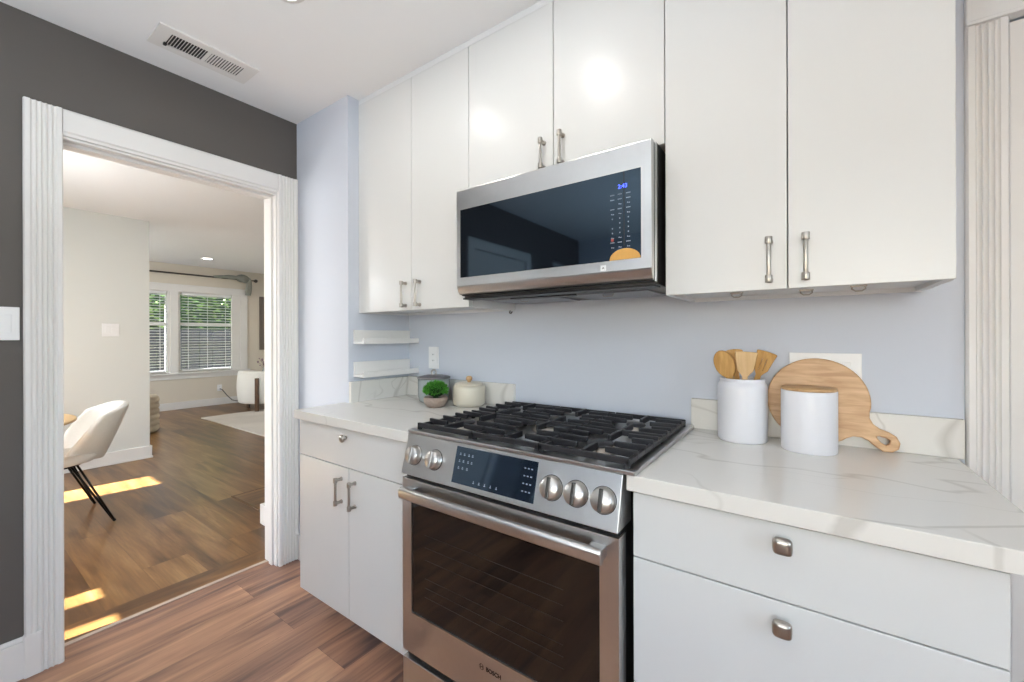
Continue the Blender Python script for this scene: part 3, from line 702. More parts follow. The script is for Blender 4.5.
for i in range(3):
    for j in range(4): ic.box(0.106+i*0.011, 0.111+i*0.011, 0.03-j*0.02, 0.033-j*0.02, 0, 0.0004, mat=pm)
put(ic, 'touch_icons', M['mark'], dd)
for i, kx in enumerate((-1.058, -0.965, -0.5385, -0.468, -0.396)):
    m_ = MB(); km = panel_mat(kx, PL*0.50, 0)
    m_.lathe([(0.031, 0), (0.031, 0.003), (0.028, 0.004), (0.0285, 0.006), (0.0275, 0.018), (0.024, 0.022), (0, 0.0225)], n=40, mat=km)
    kn = put(m_, 'knob', M['steelk'], rg)
    put(MB().box(-0.005, 0.005, -0.0265, 0.0265, 0.016, 0.0255, mat=km), 'grip_bar', M['dsteel'] if i > 1 else M['steelk'], kn, bevel=0.002)
    put(MB().lathe([(0.0325, 0), (0.0325, 0.0015), (0.03, 0.0015)], n=40, mat=panel_mat(kx, PL*0.50, 0.0)), 'collar', M['black'], kn)
# oven door
dz0, dz1 = 0.196, 0.771
gx0, gx1, gz0, gz1 = -1.066, -0.403, 0.331, 0.697
dm = MB().box(x0, gx0, YD, YD+0.045, dz0, dz1).box(gx1, x1, YD, YD+0.045, dz0, dz1).box(gx0, gx1, YD, YD+0.045, dz0, gz0).box(gx0, gx1, YD, YD+0.045, gz1, dz1)
od = put(dm, 'oven_door', M['steel'], rg)
gl = put(B(gx0, gx1, YD+0.004, YD+0.012, gz0, gz1), 'glass_window', M['oglass'], od)
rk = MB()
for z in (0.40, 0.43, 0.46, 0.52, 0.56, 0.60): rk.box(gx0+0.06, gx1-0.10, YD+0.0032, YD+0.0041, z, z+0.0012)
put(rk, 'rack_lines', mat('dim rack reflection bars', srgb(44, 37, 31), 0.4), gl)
hp = MB(); yh = 0.893; zh = 0.734
sec = [(0.012*math.copysign(abs(math.cos(a*PI/12))**0.6, math.cos(a*PI/12)), 0.018*math.copysign(abs(math.sin(a*PI/12))**0.6, math.sin(a*PI/12))) for a in range(24)]
hp.prism([(yh+u_*0.9, zh+w_) for u_, w_ in sec], 'yz', x0+0.028, x1-0.028, smooth=True)
for xx in (x0+0.030, x1-0.068): hp.box(xx, xx+0.038, yh, YD+0.002, zh-0.014, zh+0.014)
put(hp, 'handle', M['steel'], od, bevel=0.0015)
mesh_obj(text_mesh('BOSCH', 0.0165, FACE(-0.7235, YD-0.0004, 0.2885), bold=0.0005), 'brand_lettering', M['black'], od)
em = MB(); cx, cz = -0.7665, 0.289
n = 28
vs = [(cx+r*math.cos(2*PI*k/n), yy, cz+r*math.sin(2*PI*k/n)) for yy in (YD-0.0008, YD+0.001) for r in (0.0088, 0.0074) for k in range(n)]
fs = [(k, (k+1) % n, n+(k+1) % n, n+k) for k in range(n)]
em.add(vs, fs).box(cx-0.0048, cx-0.0034, YD-0.0008, YD+0.001, cz-0.0055, cz+0.0055).box(cx+0.0034, cx+0.0048, YD-0.0008, YD+0.001, cz-0.0055, cz+0.0055).box(cx-0.0034, cx+0.0034, YD-0.0008, YD+0.001, cz-0.0007, cz+0.0007)
put(em, 'emblem', M['black'], od)
put(B(x0, x1, YD, YD+0.045, 0.03, 0.172), 'warming_drawer', M['steel'], rg, bevel=0.002)
put(B(x0+0.004, x1-0.004, YD+0.02, YD+0.047, 0.172, 0.196), 'vent_gap', M['black'], rg)
put(B(x0+0.004, x1-0.004, YD+0.016, YD+0.047, 0.771, 0.785), 'vent_gap', M['black'], rg)
# cooktop tray with rolled edge overlapping the counters
ct = MB(); zt = 0.9145
ct.box(x0+0.02, x1-0.02, 0.99, 1.53, 0.9135, zt+0.003)
lx0, lx1, ly0, ly1 = RX0-0.002+0.0, -0.326, 0.950, 1.572
ct.box(x0-0.002, lx1, ly0, 0.985, 0.9145, 0.925).box(x0-0.002, lx1, 1.535, ly1, 0.9145, 0.925)
ct.box(x0-0.002, x0+0.022, 0.985, 1.535, 0.9145, 0.925).box(x1-0.022, lx1, 0.985, 1.535, 0.9145, 0.925)
put(ct, 'cooktop', M['steel'], rg, bevel=0.003)
burn = [(-0.985, 1.10, 0.036), (-0.985, 1.40, 0.03), (-0.732, 1.25, 0.048), (-0.475, 1.10, 0.04), (-0.475, 1.40, 0.032)]
for bx_, by_, br_ in burn:
    bo = put(MB().lathe([(br_*1.25, 0), (br_*1.25, 0.004), (br_, 0.008), (br_*0.95, 0.018), (0, 0.018)], (bx_, by_, zt+0.003), 32), 'burner', M['nickel'], rg)
    put(MB().lathe([(br_*0.98, 0), (br_, 0.003), (br_*0.9, 0.007), (0, 0.008)], (bx_, by_, zt+0.0215), 32), 'burner_cap', M['iron'], bo)
# cast iron grates: left, middle, right
zg0, zg1 = 0.932, 0.948
def grate(xa, xb_, ncol, teeth):
    g_ = MB(); ya, yb = 0.968, 1.537; w = 0.0105
    g_.box(xa, xb_, ya, ya+w, zg0, zg1).box(xa, xb_, yb-w, yb, zg0, zg1)
    g_.box(xa, xa+w, ya, yb, zg0-0.002, zg1-0.004).box(xb_-w, xb_, ya, yb, zg0-0.002, zg1-0.004)
    cxs = [(xa+xb_)/2]
    for yy in teeth:
        # raised fingers running from each side rail to the middle
        L_ = (xb_-xa)*(0.34 if yy not in (1.16, 1.345) else 0.24)
        g_.prism([(xa-0.001, zg0), (xa+L_, zg0+0.006), (xa+L_, zg1+0.004), (xa-0.001, zg1+0.006)], 'xz', yy-w/2, yy+w/2)
        g_.prism([(xb_+0.001, zg0), (xb_-L_, zg0+0.006), (xb_-L_, zg1+0.004), (xb_+0.001, zg1+0.006)], 'xz', yy-w/2, yy+w/2)
    ym_ = (ya+yb)/2
    g_.box(xa, xb_, ym_-w/2, ym_+w/2, zg0, zg1+0.002)
    for cy_ in ((ya+ym_)/2, (ym_+yb)/2):
        for s_ in (-1, 1):
            e = cy_ + s_*0.045; far_ = ya+w if (s_ < 0 and cy_ < ym_) else (yb-w if (s_ > 0 and cy_ > ym_) else ym_)
            g_.box(cxs[0]-w/2, cxs[0]+w/2, min(e, far_), max(e, far_), zg0, zg1+0.003)
    for fx in (xa+0.006, xb_-0.006):
        for fy in (ya+0.006, yb-0.006, ym_): g_.box(fx-0.006, fx+0.006, fy-0.006, fy+0.006, zt+0.002 if fy not in () else 0, zg0+0.002)
    return put(g_, 'grate', M['iron'], rg, bevel=0.0018)
T = [1.03, 1.095, 1.16, 1.205, 1.30, 1.345, 1.41, 1.475]
grate(-1.083, -0.842, 2, T); grate(-0.838, -0.602, 2, T); grate(-0.598, -0.345, 2, T)

# ------------------------------------------------------------------ things on the right countertop
def vase_profile(r, h, t=0.004, shoulder=0.0): pass
cx, cy = -0.166, 1.487
r = 0.0695
cr = MB().lathe([(0, ZC), (r*0.93, ZC), (r, ZC+0.006), (r, 1.078), (r*0.985, 1.087), (r*0.93, 1.094), (r*0.90, 1.097), (r*0.895, 1.100), (r*0.91, 1.104), (r*0.90, 1.108), (r*0.82, 1.108), (r*0.81, 1.103), (r*0.79, 0.93), (0, 0.93)], (cx, cy, 0), 56)
tag(put(cr, 'utensil_crock', M['ceramic'], None, base=(cx, cy, ZC)) if False else put(cr, 'utensil_crock', M['ceramic']), 'white ceramic crock holding wooden utensils on the right countertop', 'crock')
cx2, cy2, r2 = 0.0045, 1.462, 0.067
cc = thing('canister', (cx2, cy2, ZC), 'plain white canister with flat wooden lid in front of the round board', 'canister')
put(MB().lathe([(0, 0), (r2*0.97, 0), (r2, 0.003), (r2, 0.169), (r2*0.99, 0.171), (r2*0.93, 0.171), (r2*0.93, 0.006), (0, 0.006)], (cx2, cy2, ZC), 56), 'canister_body', M['ceramic'], cc)
put(MB().lathe([(0, 0.1715), (r2*0.985, 0.1715), (r2*0.985, 0.1775), (r2*0.97, 0.179), (0, 0.179)], (cx2, cy2, ZC), 56), 'lid', M['woodl'], cc)

# wooden utensils standing in the crock
def utensil(label, top, foot, outline, holes, m_, thick, tw=0.0, spoon=False, smooth=False):
    top = Vector(top); foot = Vector(foot); ax = (top-foot).normalized()
    side = Vector((1, 0, 0)); side = (side - ax*side.dot(ax)).normalized(); nrm = side.cross(ax).normalized()
    R = Matrix((side, ax, nrm)).transposed().to_4x4() @ Matrix.Rotation(tw, 4, 'Y'); R.translation = top
    me = curve_shape([outline]+holes, thick, thick*0.3, R, 'utensil')
    o = mesh_obj(me, 'wooden_utensil' if not spoon else 'wooden_spoon', m_, None, base=tuple(foot))
    tag(o, label, 'kitchen utensil', 'wooden utensils in the white crock')
    return o
def spat(w0, w1, hh, L, round_=0.25, hw=0.006):
    """outline: head from y=-hh..0, handle down to -L; w1 top half width, w0 bottom half width"""
    pts = []
    for k in range(9):
        a = k/8*PI; pts.append((w1*math.cos(a)*1.0 if abs(math.cos(a)) < 0.999 else w1*math.copysign(1, math.cos(a)), -w1*round_+w1*round_*math.sin(a)))
    left = [(-w0, -hh*0.8), (-w0*0.6, -hh*0.95), (-hw, -hh*1.08), (-hw, -L)]
    return pts + left + [(-x, y) for x, y in reversed(left)]
bz = ZC+0.02
def spoon_pts(a, b, L, hw=0.006):
    pts = [(a*math.cos(w), -b+b*math.sin(w)) for w in [(-60+k*300/20)*PI/180 for k in range(21)]]
    return pts + [(-hw, -2*b-0.004), (-hw, -L), (hw, -L), (hw, -2*b-0.004)]
def rim_at(x, y): return (x, y)
utensil('olive wood spoon with a deep rounded bowl leaning left in the white crock', (-0.2285, cy-0.010, 1.190), (-0.135, cy+0.006, bz), spoon_pts(0.027, 0.042, 0.26), [], M['woodc'], 0.010)
utensil('slim brown wooden spoon standing behind the others in the white crock', (-0.192, cy+0.020, 1.196), (-0.165, cy+0.018, bz), spat(0.016, 0.024, 0.062, 0.25), [], M['woodc'], 0.006)
utensil('pale flat wooden spatula at the front of the white crock', (-0.152, cy-0.022, 1.190), (-0.165, cy-0.012, bz), spat(0.021, 0.029, 0.070, 0.26, 0.05), [], M['wooda'], 0.006, tw=0.0)
utensil('slotted brown wooden spatula leaning right in the white crock', (-0.098, cy+0.004, 1.190), (-0.185, cy+0.032, bz), spat(0.018, 0.026, 0.070, 0.27, 0.1), [[(-0.008, -0.02), (-0.004, -0.02), (-0.004, -0.06), (-0.008, -0.06)], [(0.004, -0.02), (0.008, -0.02), (0.008, -0.06), (0.004, -0.06)]], M['woodc'], 0.006)

# round paddle board leaning on the backsplash
rb = 0.1235; ang = math.radians(-33); hl = 0.214
hx, hy = math.cos(ang), math.sin(ang); px_, py_ = -hy, hx
out = []
half = [(rb*math.cos(a), rb*math.sin(a)) for a in [math.radians(28+k*(180-28)/30) for k in range(31)]]
up = [(hl+0.001, 0.0), (hl-0.004, 0.013), (hl-0.018, 0.0225), (hl-0.036, 0.0225), (hl-0.056, 0.0185), (hl-0.075, 0.0205), (rb*math.cos(math.radians(20))+0.006, 0.031), (rb*math.cos(math.radians(24)), rb*math.sin(math.radians(24))-0.004)]
loc = up + half + [(x, -y) for x, y in reversed(half[:-1])] + [(x, -y) for x, y in reversed(up[1:])]
hole = [(hl-0.014, 0.0), (hl-0.019, 0.0115), (hl-0.032, 0.0125), (hl-0.048, 0.007), (hl-0.054, 0.0), (hl-0.048, -0.007), (hl-0.032, -0.0125), (hl-0.019, -0.0115)]
rot = lambda pts: [(x*hx - y*hy, x*hy + y*hx) for x, y in pts]
lean = math.atan(0.11)
zb_ = ZC + 0.124*math.cos(lean) + 0.008
Rm = Matrix.Translation((0.0235, 1.567, 1.049)) @ Matrix.Rotation(-lean, 4, 'X') @ Matrix.Rotation(PI/2, 4, 'X')
me = curve_shape([rot(loc), rot(hole)], 0.016, 0.004, Rm, 'board')
zmin = min(v.co.z for v in me.vertices)
me.transform(Matrix.Translation((0, 0, ZC+0.0005-zmin)))
tag(mesh_obj(me, 'cutting_board', M['woodb'], None, base=(0.0235, 1.56, ZC)), 'round wooden paddle board with looped handle leaning on the backsplash', 'cutting board')

# ------------------------------------------------------------------ things on the left countertop
j = thing('glass_jar', (-1.545, 1.492, ZC), 'tall grey jar with dark lid and ring handle behind the small plant', 'jar')
cx, cy, r = -1.545, 1.492, 0.080
put(MB().lathe([(0, 0), (r*0.86, 0), (r*0.93, 0.006), (r, 0.035), (r, 0.112), (r*0.97, 0.115), (0, 0.115)], (cx, cy, ZC), 48), 'jar_body', M['greyc'], j)
ld = put(MB().lathe([(0, 0.1155), (r*1.03, 0.1155), (r*1.05, 0.119), (r*1.03, 0.124), (r*0.6, 0.132), (0, 0.134)], (cx, cy, ZC), 48), 'lid', M['lid'], j)
put(MB().tube([(cx+0.013*math.cos(a), cy+0.004*math.cos(a), ZC+0.146+0.013*math.sin(a)) for a in [math.radians(-70+q*32) for q in range(0, 11)]], 0.0045), 'ring_handle', M['nickel'], ld)
cx, cy, r = -1.310, 1.494, 0.077
j = thing('ceramic_jar', (cx, cy, ZC), 'squat cream ceramic jar with round knob lid beside the plant', 'jar')
put(MB().lathe([(0, 0), (r*0.80, 0), (r*0.93, 0.005), (r*1.0, 0.02), (r*1.0, 0.082), (r*0.96, 0.094), (r*0.88, 0.099), (0, 0.099)], (cx, cy, ZC), 48), 'jar_body', M['cream'], j)
ld = put(MB().lathe([(0, 0.0995), (r*0.90, 0.0995), (r*0.90, 0.103), (r*0.7, 0.109), (0, 0.111)], (cx, cy, ZC), 48), 'lid', M['cream'], j)
put(MB().lathe([(0.009, 0.110), (0.008, 0.115), (0.0145, 0.121), (0.0155, 0.130), (0.011, 0.138), (0, 0.140)], (cx, cy, ZC), 24), 'knob', M['woodl'], ld, label='rosy wooden knob')
cx, cy = -1.412, 1.375
pp = thing('potted_plant', (cx, cy, ZC), 'small round green plant in a woven brown basket on the left countertop', 'plant')
put(MB().lathe([(0, 0), (0.034, 0), (0.042, 0.005), (0.054, 0.024), (0.0565, 0.038), (0.053, 0.047), (0.047, 0.047), (0.047, 0.034), (0, 0.034)], (cx, cy, ZC), 40), 'basket', M['basket'], pp)
put(MB().lathe([(0, 0.0345), (0.0465, 0.0345), (0.0465, 0.038), (0, 0.043)], (cx, cy, ZC), 24), 'soil', M['soil'], pp)
gb = MB(); rnd = random.Random(4)
c_ = Vector((cx, cy, ZC+0.077))
for i in range(900):
    a = rnd.uniform(0, 2*PI); zc = rnd.uniform(-0.35, 1.0); rr = math.sqrt(max(0, 1-zc*zc))
    n_ = Vector((rr*math.cos(a), rr*math.sin(a), zc)); p0 = c_ + Vector((n_.x*0.047, n_.y*0.047, n_.z*0.033)); ln = rnd.uniform(0.009, 0.020)
    n2 = (n_ + Vector((rnd.uniform(-.5, .5), rnd.uniform(-.5, .5), rnd.uniform(-.3, .5)))).normalized()
    s_ = n2.cross(Vector((rnd.uniform(-1, 1), rnd.uniform(-1, 1), rnd.uniform(-1, 1)))).normalized()*0.0022
    gb.add([p0-s_, p0+s_, p0+s_*0.9+n2*ln*0.6, p0+n2*ln, p0-s_*0.9+n2*ln*0.6], [(0, 1, 2, 3, 4)])
put(MB().sphere(tuple(c_), 0.044, 20, 12, 0.70).cyl((cx, cy, ZC+0.036), (cx, cy, ZC+0.055), 0.012), 'ball', mat('dark inner stems', srgb(24, 58, 16), 0.9), pp)  # dark core ball under the blades, a second foliage tone
put(gb, 'foliage', M['green'], pp, fixn=False)

# picture ledges on the side of the wall stub
for i, (za, zb2, lab) in enumerate(((1.205, 1.275, 'upper white picture ledge in the corner under the wall cabinet'), (1.040, 1.115, 'lower white picture ledge in the corner just above the countertop splash'))):
    xa = XS+0.0015
    t_ = thing('picture_ledge', (xa, 1.41, za), lab, 'shelf', 'white ledges in the corner')
    put(B(xa, xa+0.011, 1.236, YW-0.003, za, zb2), 'back_plate', M['trim'], t_, bevel=0.001)
    put(B(xa+0.011, xa+0.086, 1.236, YW-0.003, za, za+0.011), 'shelf_board', M['trim'], t_, bevel=0.001)
    put(B(xa+0.076, xa+0.086, 1.236, YW-0.003, za+0.011, za+0.027), 'front_lip', M['trim'], t_, bevel=0.001)

# ------------------------------------------------------------------ outlets and switches
def plate(name, c, axis, w, h, gangs, label, cat, kind, group=None):
    """axis: outward normal, '-y' or '+x'"""
    t_ = thing(name, c, label, cat, group)
    def bx(u0, u1, w0, w1, d0, d1):
        if axis == '-y': return B(c[0]+u0, c[0]+u1, c[1]-d1, c[1]-d0, c[2]+w0, c[2]+w1)
        return B(c[0]+d0, c[0]+d1, c[1]+u0, c[1]+u1, c[2]+w0, c[2]+w1)
    put(bx(-w/2, w/2, -h/2, h/2, 0.0005, 0.006), 'wall_plate', M['plastic'], t_, bevel=0.0015)
    for g_ in range(gangs):
        u = (g_-(gangs-1)/2)*0.046
        k_ = kind[g_] if isinstance(kind, (list, tuple)) else kind
        if k_ == 'rocker':
            put(bx(u-0.0165, u+0.0165, -0.033, 0.033, 0.006, 0.0095), 'rocker', M['plastic'], t_, bevel=0.001)
        else:
            s_ = put(bx(u-0.0165, u+0.0165, -0.033, 0.033, 0.006, 0.008), 'socket_face', M['plastic'], t_, bevel=0.001)
            for zz in (-0.019, 0.013):
                m_ = MB()
                for uu in (-0.0065, 0.0045):
                    q = bx(u+uu, u+uu+0.002, zz, zz+0.008, 0.0078, 0.0083); m_.add(q.v, q.f)
                put(m_, 'slots', M['slot'], s_)
    return t_
plate('power_outlet', (-1.648, YW, 1.127), '-y', 0.075, 0.118, 1, 'white double socket outlet on the blue wall above the grey jar', 'outlet', 'socket')
plate('wall_switch', (0.044, YW, 1.128), '-y', 0.178, 0.118, 3, 'wide white switch plate on the wall behind the round board', 'switch plate', ['rocker', 'socket', 'rocker'])
plate('wall_switch', (XL, 0.138, 1.292), '+x', 0.118, 0.120, 2, 'white rocker switch on the dark wall left of the doorway', 'light switch', 'rocker')
plate('wall_switch', (XB, 1.041, 1.315), '+x', 0.125, 0.125, 2, 'double switch on the off white wall beyond the doorway', 'light switch', 'rocker')
o_ = plate('power_outlet', (XW, 3.125, 0.31), '+x', 0.075, 0.118, 1, 'white outlet low on the wall under the living room window', 'outlet', 'socket')

# ------------------------------------------------------------------ ceiling vent and downlights
v = thing('ceiling_vent', (-2.08, 0.70, CEIL), 'white louvred air vent in the kitchen ceiling by the dark wall', 'vent')
vx0, vx1, vy0, vy1 = -2.163, -1.998, 0.515, 0.868
ix0, ix1 = -2.128, -2.036; iy0, iy1 = 0.562, 0.822; ym_ = 0.692
fr = MB().box(vx0, ix0, vy0, vy1, CEIL-0.006, CEIL).box(ix1, vx1, vy0, vy1, CEIL-0.006, CEIL).box(ix0, ix1, vy0, iy0, CEIL-0.006, CEIL).box(ix0, ix1, iy1, vy1, CEIL-0.006, CEIL).box(ix0, ix1, ym_-0.006, ym_+0.006, CEIL-0.006, CEIL)
put(fr, 'frame', M['trim'], v)
put(B(ix0, ix1, iy0, iy1, CEIL-0.0012, CEIL-0.0002), 'duct_opening', M['slot'], v)
lo = MB()
for k_ in range(13):
    y = iy0+0.005+k_*(ym_-0.006-iy0)/12.5
    lo.add([(ix0, y, CEIL-0.0055), (ix1, y, CEIL-0.0055), (ix1, y+0.0040, CEIL-0.0015), (ix0, y+0.0040, CEIL-0.0015)], [(0, 1, 2, 3)])
for k_ in range(13):
    y = ym_+0.008+k_*(iy1-ym_-0.006)/12.5
    lo.add([(ix0, y, CEIL-0.0055), (ix1, y, CEIL-0.0055), (ix1, y+0.0062, CEIL-0.0045), (ix0, y+0.0062, CEIL-0.0045)], [(0, 1, 2, 3)])
put(lo, 'louvre', M['trim'], v, solid=0.001, fixn=False)
put(B(ix0+0.004, ix0+0.018, iy0-0.006, iy0+0.004, CEIL-0.014, CEIL-0.004), 'lever', M['slot'], v)

def downlight(x, y, z, watt, label, r=0.05):
    t_ = thing('recessed_downlight', (x, y, z), label, 'ceiling light', 'round recessed ceiling lights')
    put(MB().lathe([(r, -0.0005), (r*1.35, -0.0005), (r*1.35, -0.003), (r*1.05, -0.006), (r, -0.006)], (x, y, z), 36), 'trim_ring', M['trim'], t_)
    put(MB().lathe([(0, -0.008), (r*0.9, -0.008), (r*0.99, -0.006), (r*0.99, -0.001), (0, -0.001)], (x, y, z), 36), 'lens', M['lamp'], t_)
    l_ = light('AREA', 'downlight_lamp', (x, y, z-0.0095), watt, (1.0, 0.97, 0.93), (0, 0, -1), r*1.0)
downlight(-1.455, 0.712, CEIL, 2.0, 'recessed light in the kitchen ceiling near the dark wall')
downlight(-0.765, 0.720, CEIL, 2.6, 'recessed light in the kitchen ceiling above the range')
downlight(0.9, -0.4, CEIL, 2.6, 'recessed light in the kitchen ceiling near the right window')
globe(1.35, -1.1, 1.95, CEIL, 7, 'added globe pendant, unseen fill light in the kitchen behind the camera')
globe(-3.83, 0.0, 1.75, CE2, 28, 'added globe pendant, unseen fill light over the dining table')
globe(-7.2, 0.3, 1.9, 2.5, 30, 'added globe pendant, unseen fill light in the living room')
fl_ = thing('added_uplighter', (-0.7, -1.1, 0), 'added slim uplighter, unseen fill light behind the camera', 'floor lamp')  # uplighter added out of view to brighten the ceiling
put(MB().lathe([(0, 0), (0.13, 0), (0.13, 0.015), (0.02, 0.03), (0.012, 0.05), (0.012, 0.98), (0, 0.98)], (-0.7, -1.1, 0), 32), 'pole', M['nickel'], fl_)
put(MB().lathe([(0.012, 0.98), (0.05, 0.98), (0.17, 1.06), (0.175, 1.06), (0.05, 0.972), (0.012, 0.972)], (-0.7, -1.1, 0), 32), 'shade', M['nickel'], fl_)
light('AREA', 'uplighter_fill', (-0.7, -1.1, 1.0), 42, (0.84, 0.94, 1.0), (0, 0, 1), 0.12)
downlight(-7.80, 2.60, 2.50, 3, 'recessed light in the living room ceiling in front of the window', 0.065)
downlight(-4.2, -0.5, CE2, 6, 'added recessed light, unseen fill in the dining room ceiling over the table')  # no ceiling light shows in this room; added as fill
downlight(-6.9, 3.9, 2.50, 6, 'recessed light in the living room ceiling above the rug')

# ------------------------------------------------------------------ dining chair and table
def dining_chair(loc, rz):
    t_ = thing('dining_chair', (0, 0, 0), 'ivory upholstered shell chair with thin black legs beyond the doorway', 'chair')
    def seat(u, v):
        a = 2*PI*u; r_ = v
        x = 0.245*r_*math.copysign(abs(math.cos(a))**0.8, math.cos(a)); y = -0.03+0.24*r_*math.copysign(abs(math.sin(a))**0.8, math.sin(a))
        return (x, y, 0.455+0.016*r_*r_*(1 if y > -0.1 else 0.2))
    s_ = MB()
    prof_t = [(0.001, 0.470), (0.14, 0.468), (0.215, 0.470), (0.245, 0.462), (0.253, 0.44), (0.235, 0.415), (0.16, 0.395), (0.001, 0.39)]
    n = 40; vs = []
    for k_ in range(n):
        a = 2*PI*k_/n; c, q = math.cos(a), math.sin(a); f_ = 1/((abs(c)**2.6+abs(q)**2.6)**(1/2.6))
        for r_, z in prof_t: vs.append((c*f_*r_, -0.02+q*f_*r_*0.96, z))
    m = len(prof_t)
    fs = [(k_*m+j_, ((k_+1) % n)*m+j_, ((k_+1) % n)*m+j_+1, k_*m+j_+1) for k_ in range(n) for j_ in range(m-1)]
    fs += [tuple(k_*m+m-1 for k_ in range(n)), tuple(k_*m for k_ in range(n-1, -1, -1))]
    s_.add(vs, fs, True); put(s_, 'seat', M['fabric'], t_)
    def back(u, v):
        p = 2*u-1; w = 0.225*(1-0.10*abs(2*v-0.9)**2)
        ww = w*(0.70+0.30*math.sin(min(1, v*1.6)*PI/2)); zt_ = 0.40 + 0.375*v
        z = 0.405+(zt_-0.405)*(1-0.16*abs(p)**3*v) + 0.05*(1-v)*p*p
        y = 0.235 + 0.14*v - (0.20-0.03*v)*abs(p)**2.2
        x = ww*math.sin(p*1.35)/math.sin(1.35)
        return (x, y, z)
    b_ = MB().grid(back, 24, 14); put(b_, 'backrest', M['fabric'], t_, solid=0.045, subd=1, fixn=False)
    for sx in (-1, 1):
        for sy in (-1, 1):
            tip = Vector((0.262*sx, 0.02+0.24*sy, 0)); 
            m_ = MB()
            for dd_ in (-0.014, 0.014): m_.tube([(0.105*sx+dd_*1.6, 0.0+0.09*sy+dd_, 0.398), tuple(tip+Vector((dd_*0.15, dd_*0.1, 0.004)))], 0.0065)
            m_.sphere((tip.x, tip.y, 0.008), 0.009, 10, 6)
            put(m_, 'leg', M['legs'], t_)
    put(MB().cyl((0, 0, 0.383), (0, 0, 0.392), 0.15, n=32), 'seat_mount', M['legs'], t_)
    t_.location = loc; t_.rotation_euler = (0, 0, rz)
    return t_
dining_chair((-4.08, 0.47, 0), math.radians(1))
tb = thing('dining_table', (-3.83, 0.055, 0), 'round corner of a pale wooden dining table behind the door casing', 'table')
put(MB().lathe([(0, 0.715), (0.47, 0.715), (0.50, 0.728), (0.50, 0.738), (0.49, 0.742), (0, 0.742)], (-3.83, 0.055, 0), 64), 'table_top', M['wooda'], tb)
put(MB().lathe([(0.28, 0), (0.28, 0.02), (0.06, 0.05), (0.05, 0.66), (0.16, 0.714), (0, 0.714)], (-3.83, 0.055, 0), 32), 'pedestal', M['wooda'], tb)

# ------------------------------------------------------------------ living room
tag(put(B(-7.55, -4.95, 2.43, 4.4, 0.0005, 0.012), 'area_rug', M['rug'], bevel=0.003), 'pale cream patterned rug on the living room floor', 'rug')
po = thing('pouf', (-7.10, 1.53, 0), 'tan knitted cylinder pouf behind the off white wall', 'pouf')
prof = [(0, 0.012), (0.25, 0.012)]
for i in range(6):
    z = 0.02+i*0.072
    prof += [(0.262, z), (0.276, z+0.02), (0.276, z+0.05), (0.262, z+0.068)]
prof += [(0.268, 0.455), (0.245, 0.478), (0.12, 0.486), (0, 0.487)]
put(MB().lathe(prof, (-7.10, 1.53, 0), 40), 'cushion_body', M['tan'], po)
put(MB().lathe([(0, 0), (0.21, 0), (0.21, 0.012), (0, 0.012)], (-7.10, 1.53, 0), 32), 'base', M['woodd'], po)
# barrel armchair
ax, ay = -7.76, 3.50
ac = thing('armchair', (ax, ay, 0), 'cream barrel armchair with walnut uprights under the window wall', 'armchair')
def shell(u, v):
    a = math.radians(75 + 210*u)      # wraps behind: open to +y/+x side
    a = math.radians(-155) + u*math.radians(250) - math.radians(45)
    r_ = 0.40+0.025*math.sin(v*PI)
    return (ax+r_*math.cos(a), ay+r_*math.sin(a), 0.12+v*(0.55-0.07*abs(2*u-1)**3))
put(MB().grid(shell, 40, 10), 'barrel_back', M['fabric'], ac, solid=0.10, subd=1, fixn=False)
put(MB().lathe([(0, 0.14), (0.33, 0.14), (0.345, 0.17), (0.345, 0.40), (0.32, 0.43), (0, 0.44)], (ax, ay, 0), 40), 'seat_cushion', M['tan'], ac)
for a in (-45, -135, 45, 135):
    c, q = math.cos(math.radians(a)), math.sin(math.radians(a))
    rr_ = 0.475 if a == -45 else 0.33
    zz = 0.56 if a == -45 else 0.14
    Rz = Matrix.Translation((ax+rr_*c, ay+rr_*q, 0)) @ Matrix.Rotation(math.radians(a), 4, 'Z')
    put(MB().box(-0.018, 0.018, -0.028, 0.028, 0.012 if c > 0 else 0, zz, mat=Rz), 'leg', M['woodd'], ac, bevel=0.004)
# side table with flowers beyond the armchair
st = thing('side_table', (-8.45, 3.80, 0), 'small round side table in the corner behind the armchair', 'table')
put(MB().lathe([(0, 0.53), (0.19, 0.53), (0.19, 0.55), (0, 0.55)], (-8.45, 3.80, 0), 32), 'table_top', M['woodd'], st)
put(MB().lathe([(0.13, 0), (0.13, 0.015), (0.02, 0.03), (0.02, 0.53)], (-8.45, 3.80, 0), 24), 'stem', M['woodd'], st)
fl = thing('flower_vase', (-8.45, 3.74, 0.55), 'small glass vase of mauve twigs behind the armchair', 'vase')
put(MB().lathe([(0, 0.001), (0.035, 0.001), (0.045, 0.05), (0.02, 0.11), (0.024, 0.12)], (-8.45, 3.74, 0.55), 24), 'vase_body', M['greyc'], fl)
m_ = MB(); m2 = MB(); rnd = random.Random(9)
for i in range(16):
    a = rnd.uniform(0, 2*PI); q = rnd.uniform(0.03, 0.16); hh = rnd.uniform(0.14, 0.34)
    e = (-8.45+q*math.cos(a), 3.74+q*math.sin(a), 0.55+hh)
    m_.tube([(-8.45, 3.74, 0.65), (-8.45+q*0.4*math.cos(a), 3.74+q*0.4*math.sin(a), 0.55+hh*0.7), e], 0.0025, 5)
    m2.sphere(e, rnd.uniform(0.010, 0.020), 8, 6)
put(m_, 'twigs', M['woodd'], fl); put(m2, 'blossoms', mat('mauve petals', srgb(150, 124, 138), 0.8), fl)
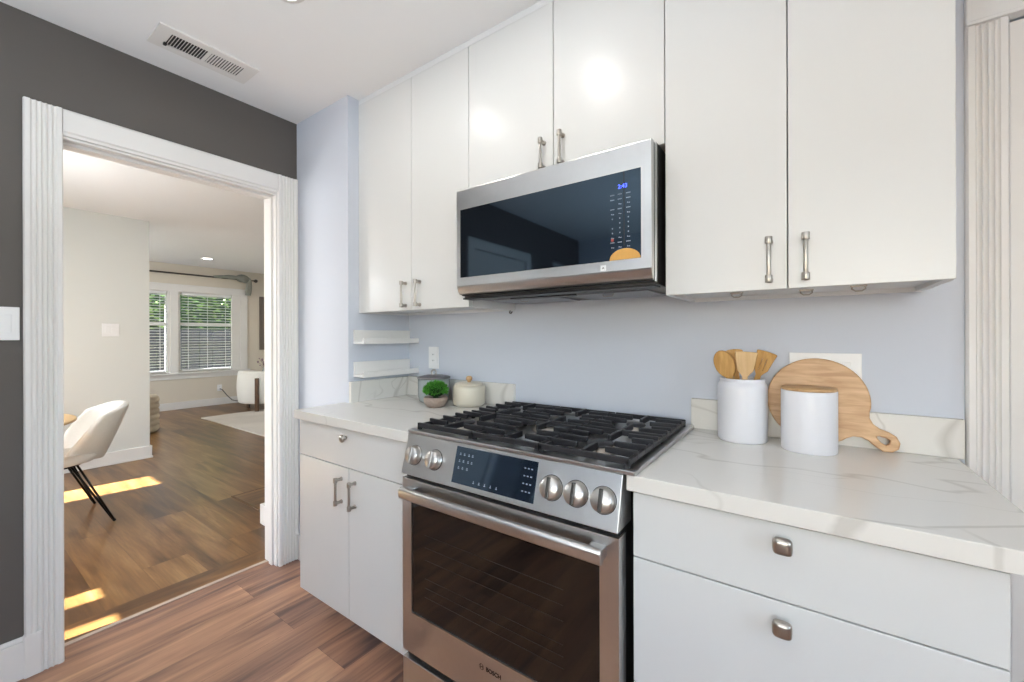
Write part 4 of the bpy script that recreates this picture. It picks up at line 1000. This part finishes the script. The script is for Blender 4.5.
# cord from the outlet to the floor behind the armchair
tag(put(MB().tube([(XW+0.012, 3.13, 0.29), (XW+0.05, 3.15, 0.28), (XW+0.06, 3.22, 0.17), (XW+0.09, 3.30, 0.07), (XW+0.14, 3.42, 0.03), (XW+0.22, 3.56, 0.015), (XW+0.30, 3.70, 0.012)], 0.008), 'power_cord', M['dsteel']), 'grey power cord running from the low outlet behind the armchair', 'cord')
# curtain rod with draped scarf
cr_ = thing('curtain_rod', (XW+0.09, 2.5, 2.33), 'thin bronze curtain rod above the living room windows', 'curtain rod')
put(MB().cyl((XW+0.09, 1.35, 2.33), (XW+0.09, 3.70, 2.33), 0.014), 'rod', M['rod'], cr_)
for yy in (1.33, 3.71): put(MB().sphere((XW+0.09, yy, 2.33), 0.034), 'finial', M['rod'], cr_)
for yy in (1.45, 3.62): put(MB().cyl((XW+0.001, yy, 2.32), (XW+0.09, yy, 2.32), 0.008).cyl((XW+0.001, yy, 2.32), (XW+0.01, yy, 2.32), 0.03), 'bracket', M['rod'], cr_)
def scarf(u, v):
    y = 3.00+0.62*u; w = 2*PI*v
    r_ = 0.017+0.018*math.sin(PI*u)+0.045*(u > 0.6)*math.sin((u-0.6)/0.4*PI)
    return (XW+0.09+0.8*r_*math.cos(w), y, 2.335+r_*math.sin(w)+0.010*math.sin(w*4+u*19)*(0.4+u)+0.02*math.sin(u*PI))
sc_ = MB().grid(scarf, 30, 24)
def tail(u, v):
    z = 2.34-0.30*u; w = 2*PI*v; r_ = 0.032+0.020*math.sin(u*PI)
    return (XW+0.10+0.5*r_*math.cos(w), 3.60+r_*math.sin(w)+0.02*math.sin(w*4)*u-0.03*u, z)
sc_.grid(tail, 12, 24)
tag(put(sc_, 'draped_scarf', M['scarf'], fixn=True), 'grey sheer scarf knotted round the right end of the curtain rod', 'scarf')
# framed mirror
mr_ = thing('wall_mirror', (XW, 4.15, 1.51), 'taupe framed mirror on the living room wall right of the window', 'mirror')
ya, yb, za, zb2 = 3.81, 4.50, 0.99, 2.04
put(B(XW+0.001, XW+0.03, ya, ya+0.09, za, zb2).box(XW+0.001, XW+0.03, yb-0.09, yb, za, zb2).box(XW+0.001, XW+0.03, ya+0.09, yb-0.09, za, za+0.09).box(XW+0.001, XW+0.03, ya+0.09, yb-0.09, zb2-0.09, zb2), 'frame', M['mframe'], mr_)
put(B(XW+0.002, XW+0.01, ya+0.085, yb-0.085, za+0.085, zb2-0.085), 'glass', M['mirror'], mr_)
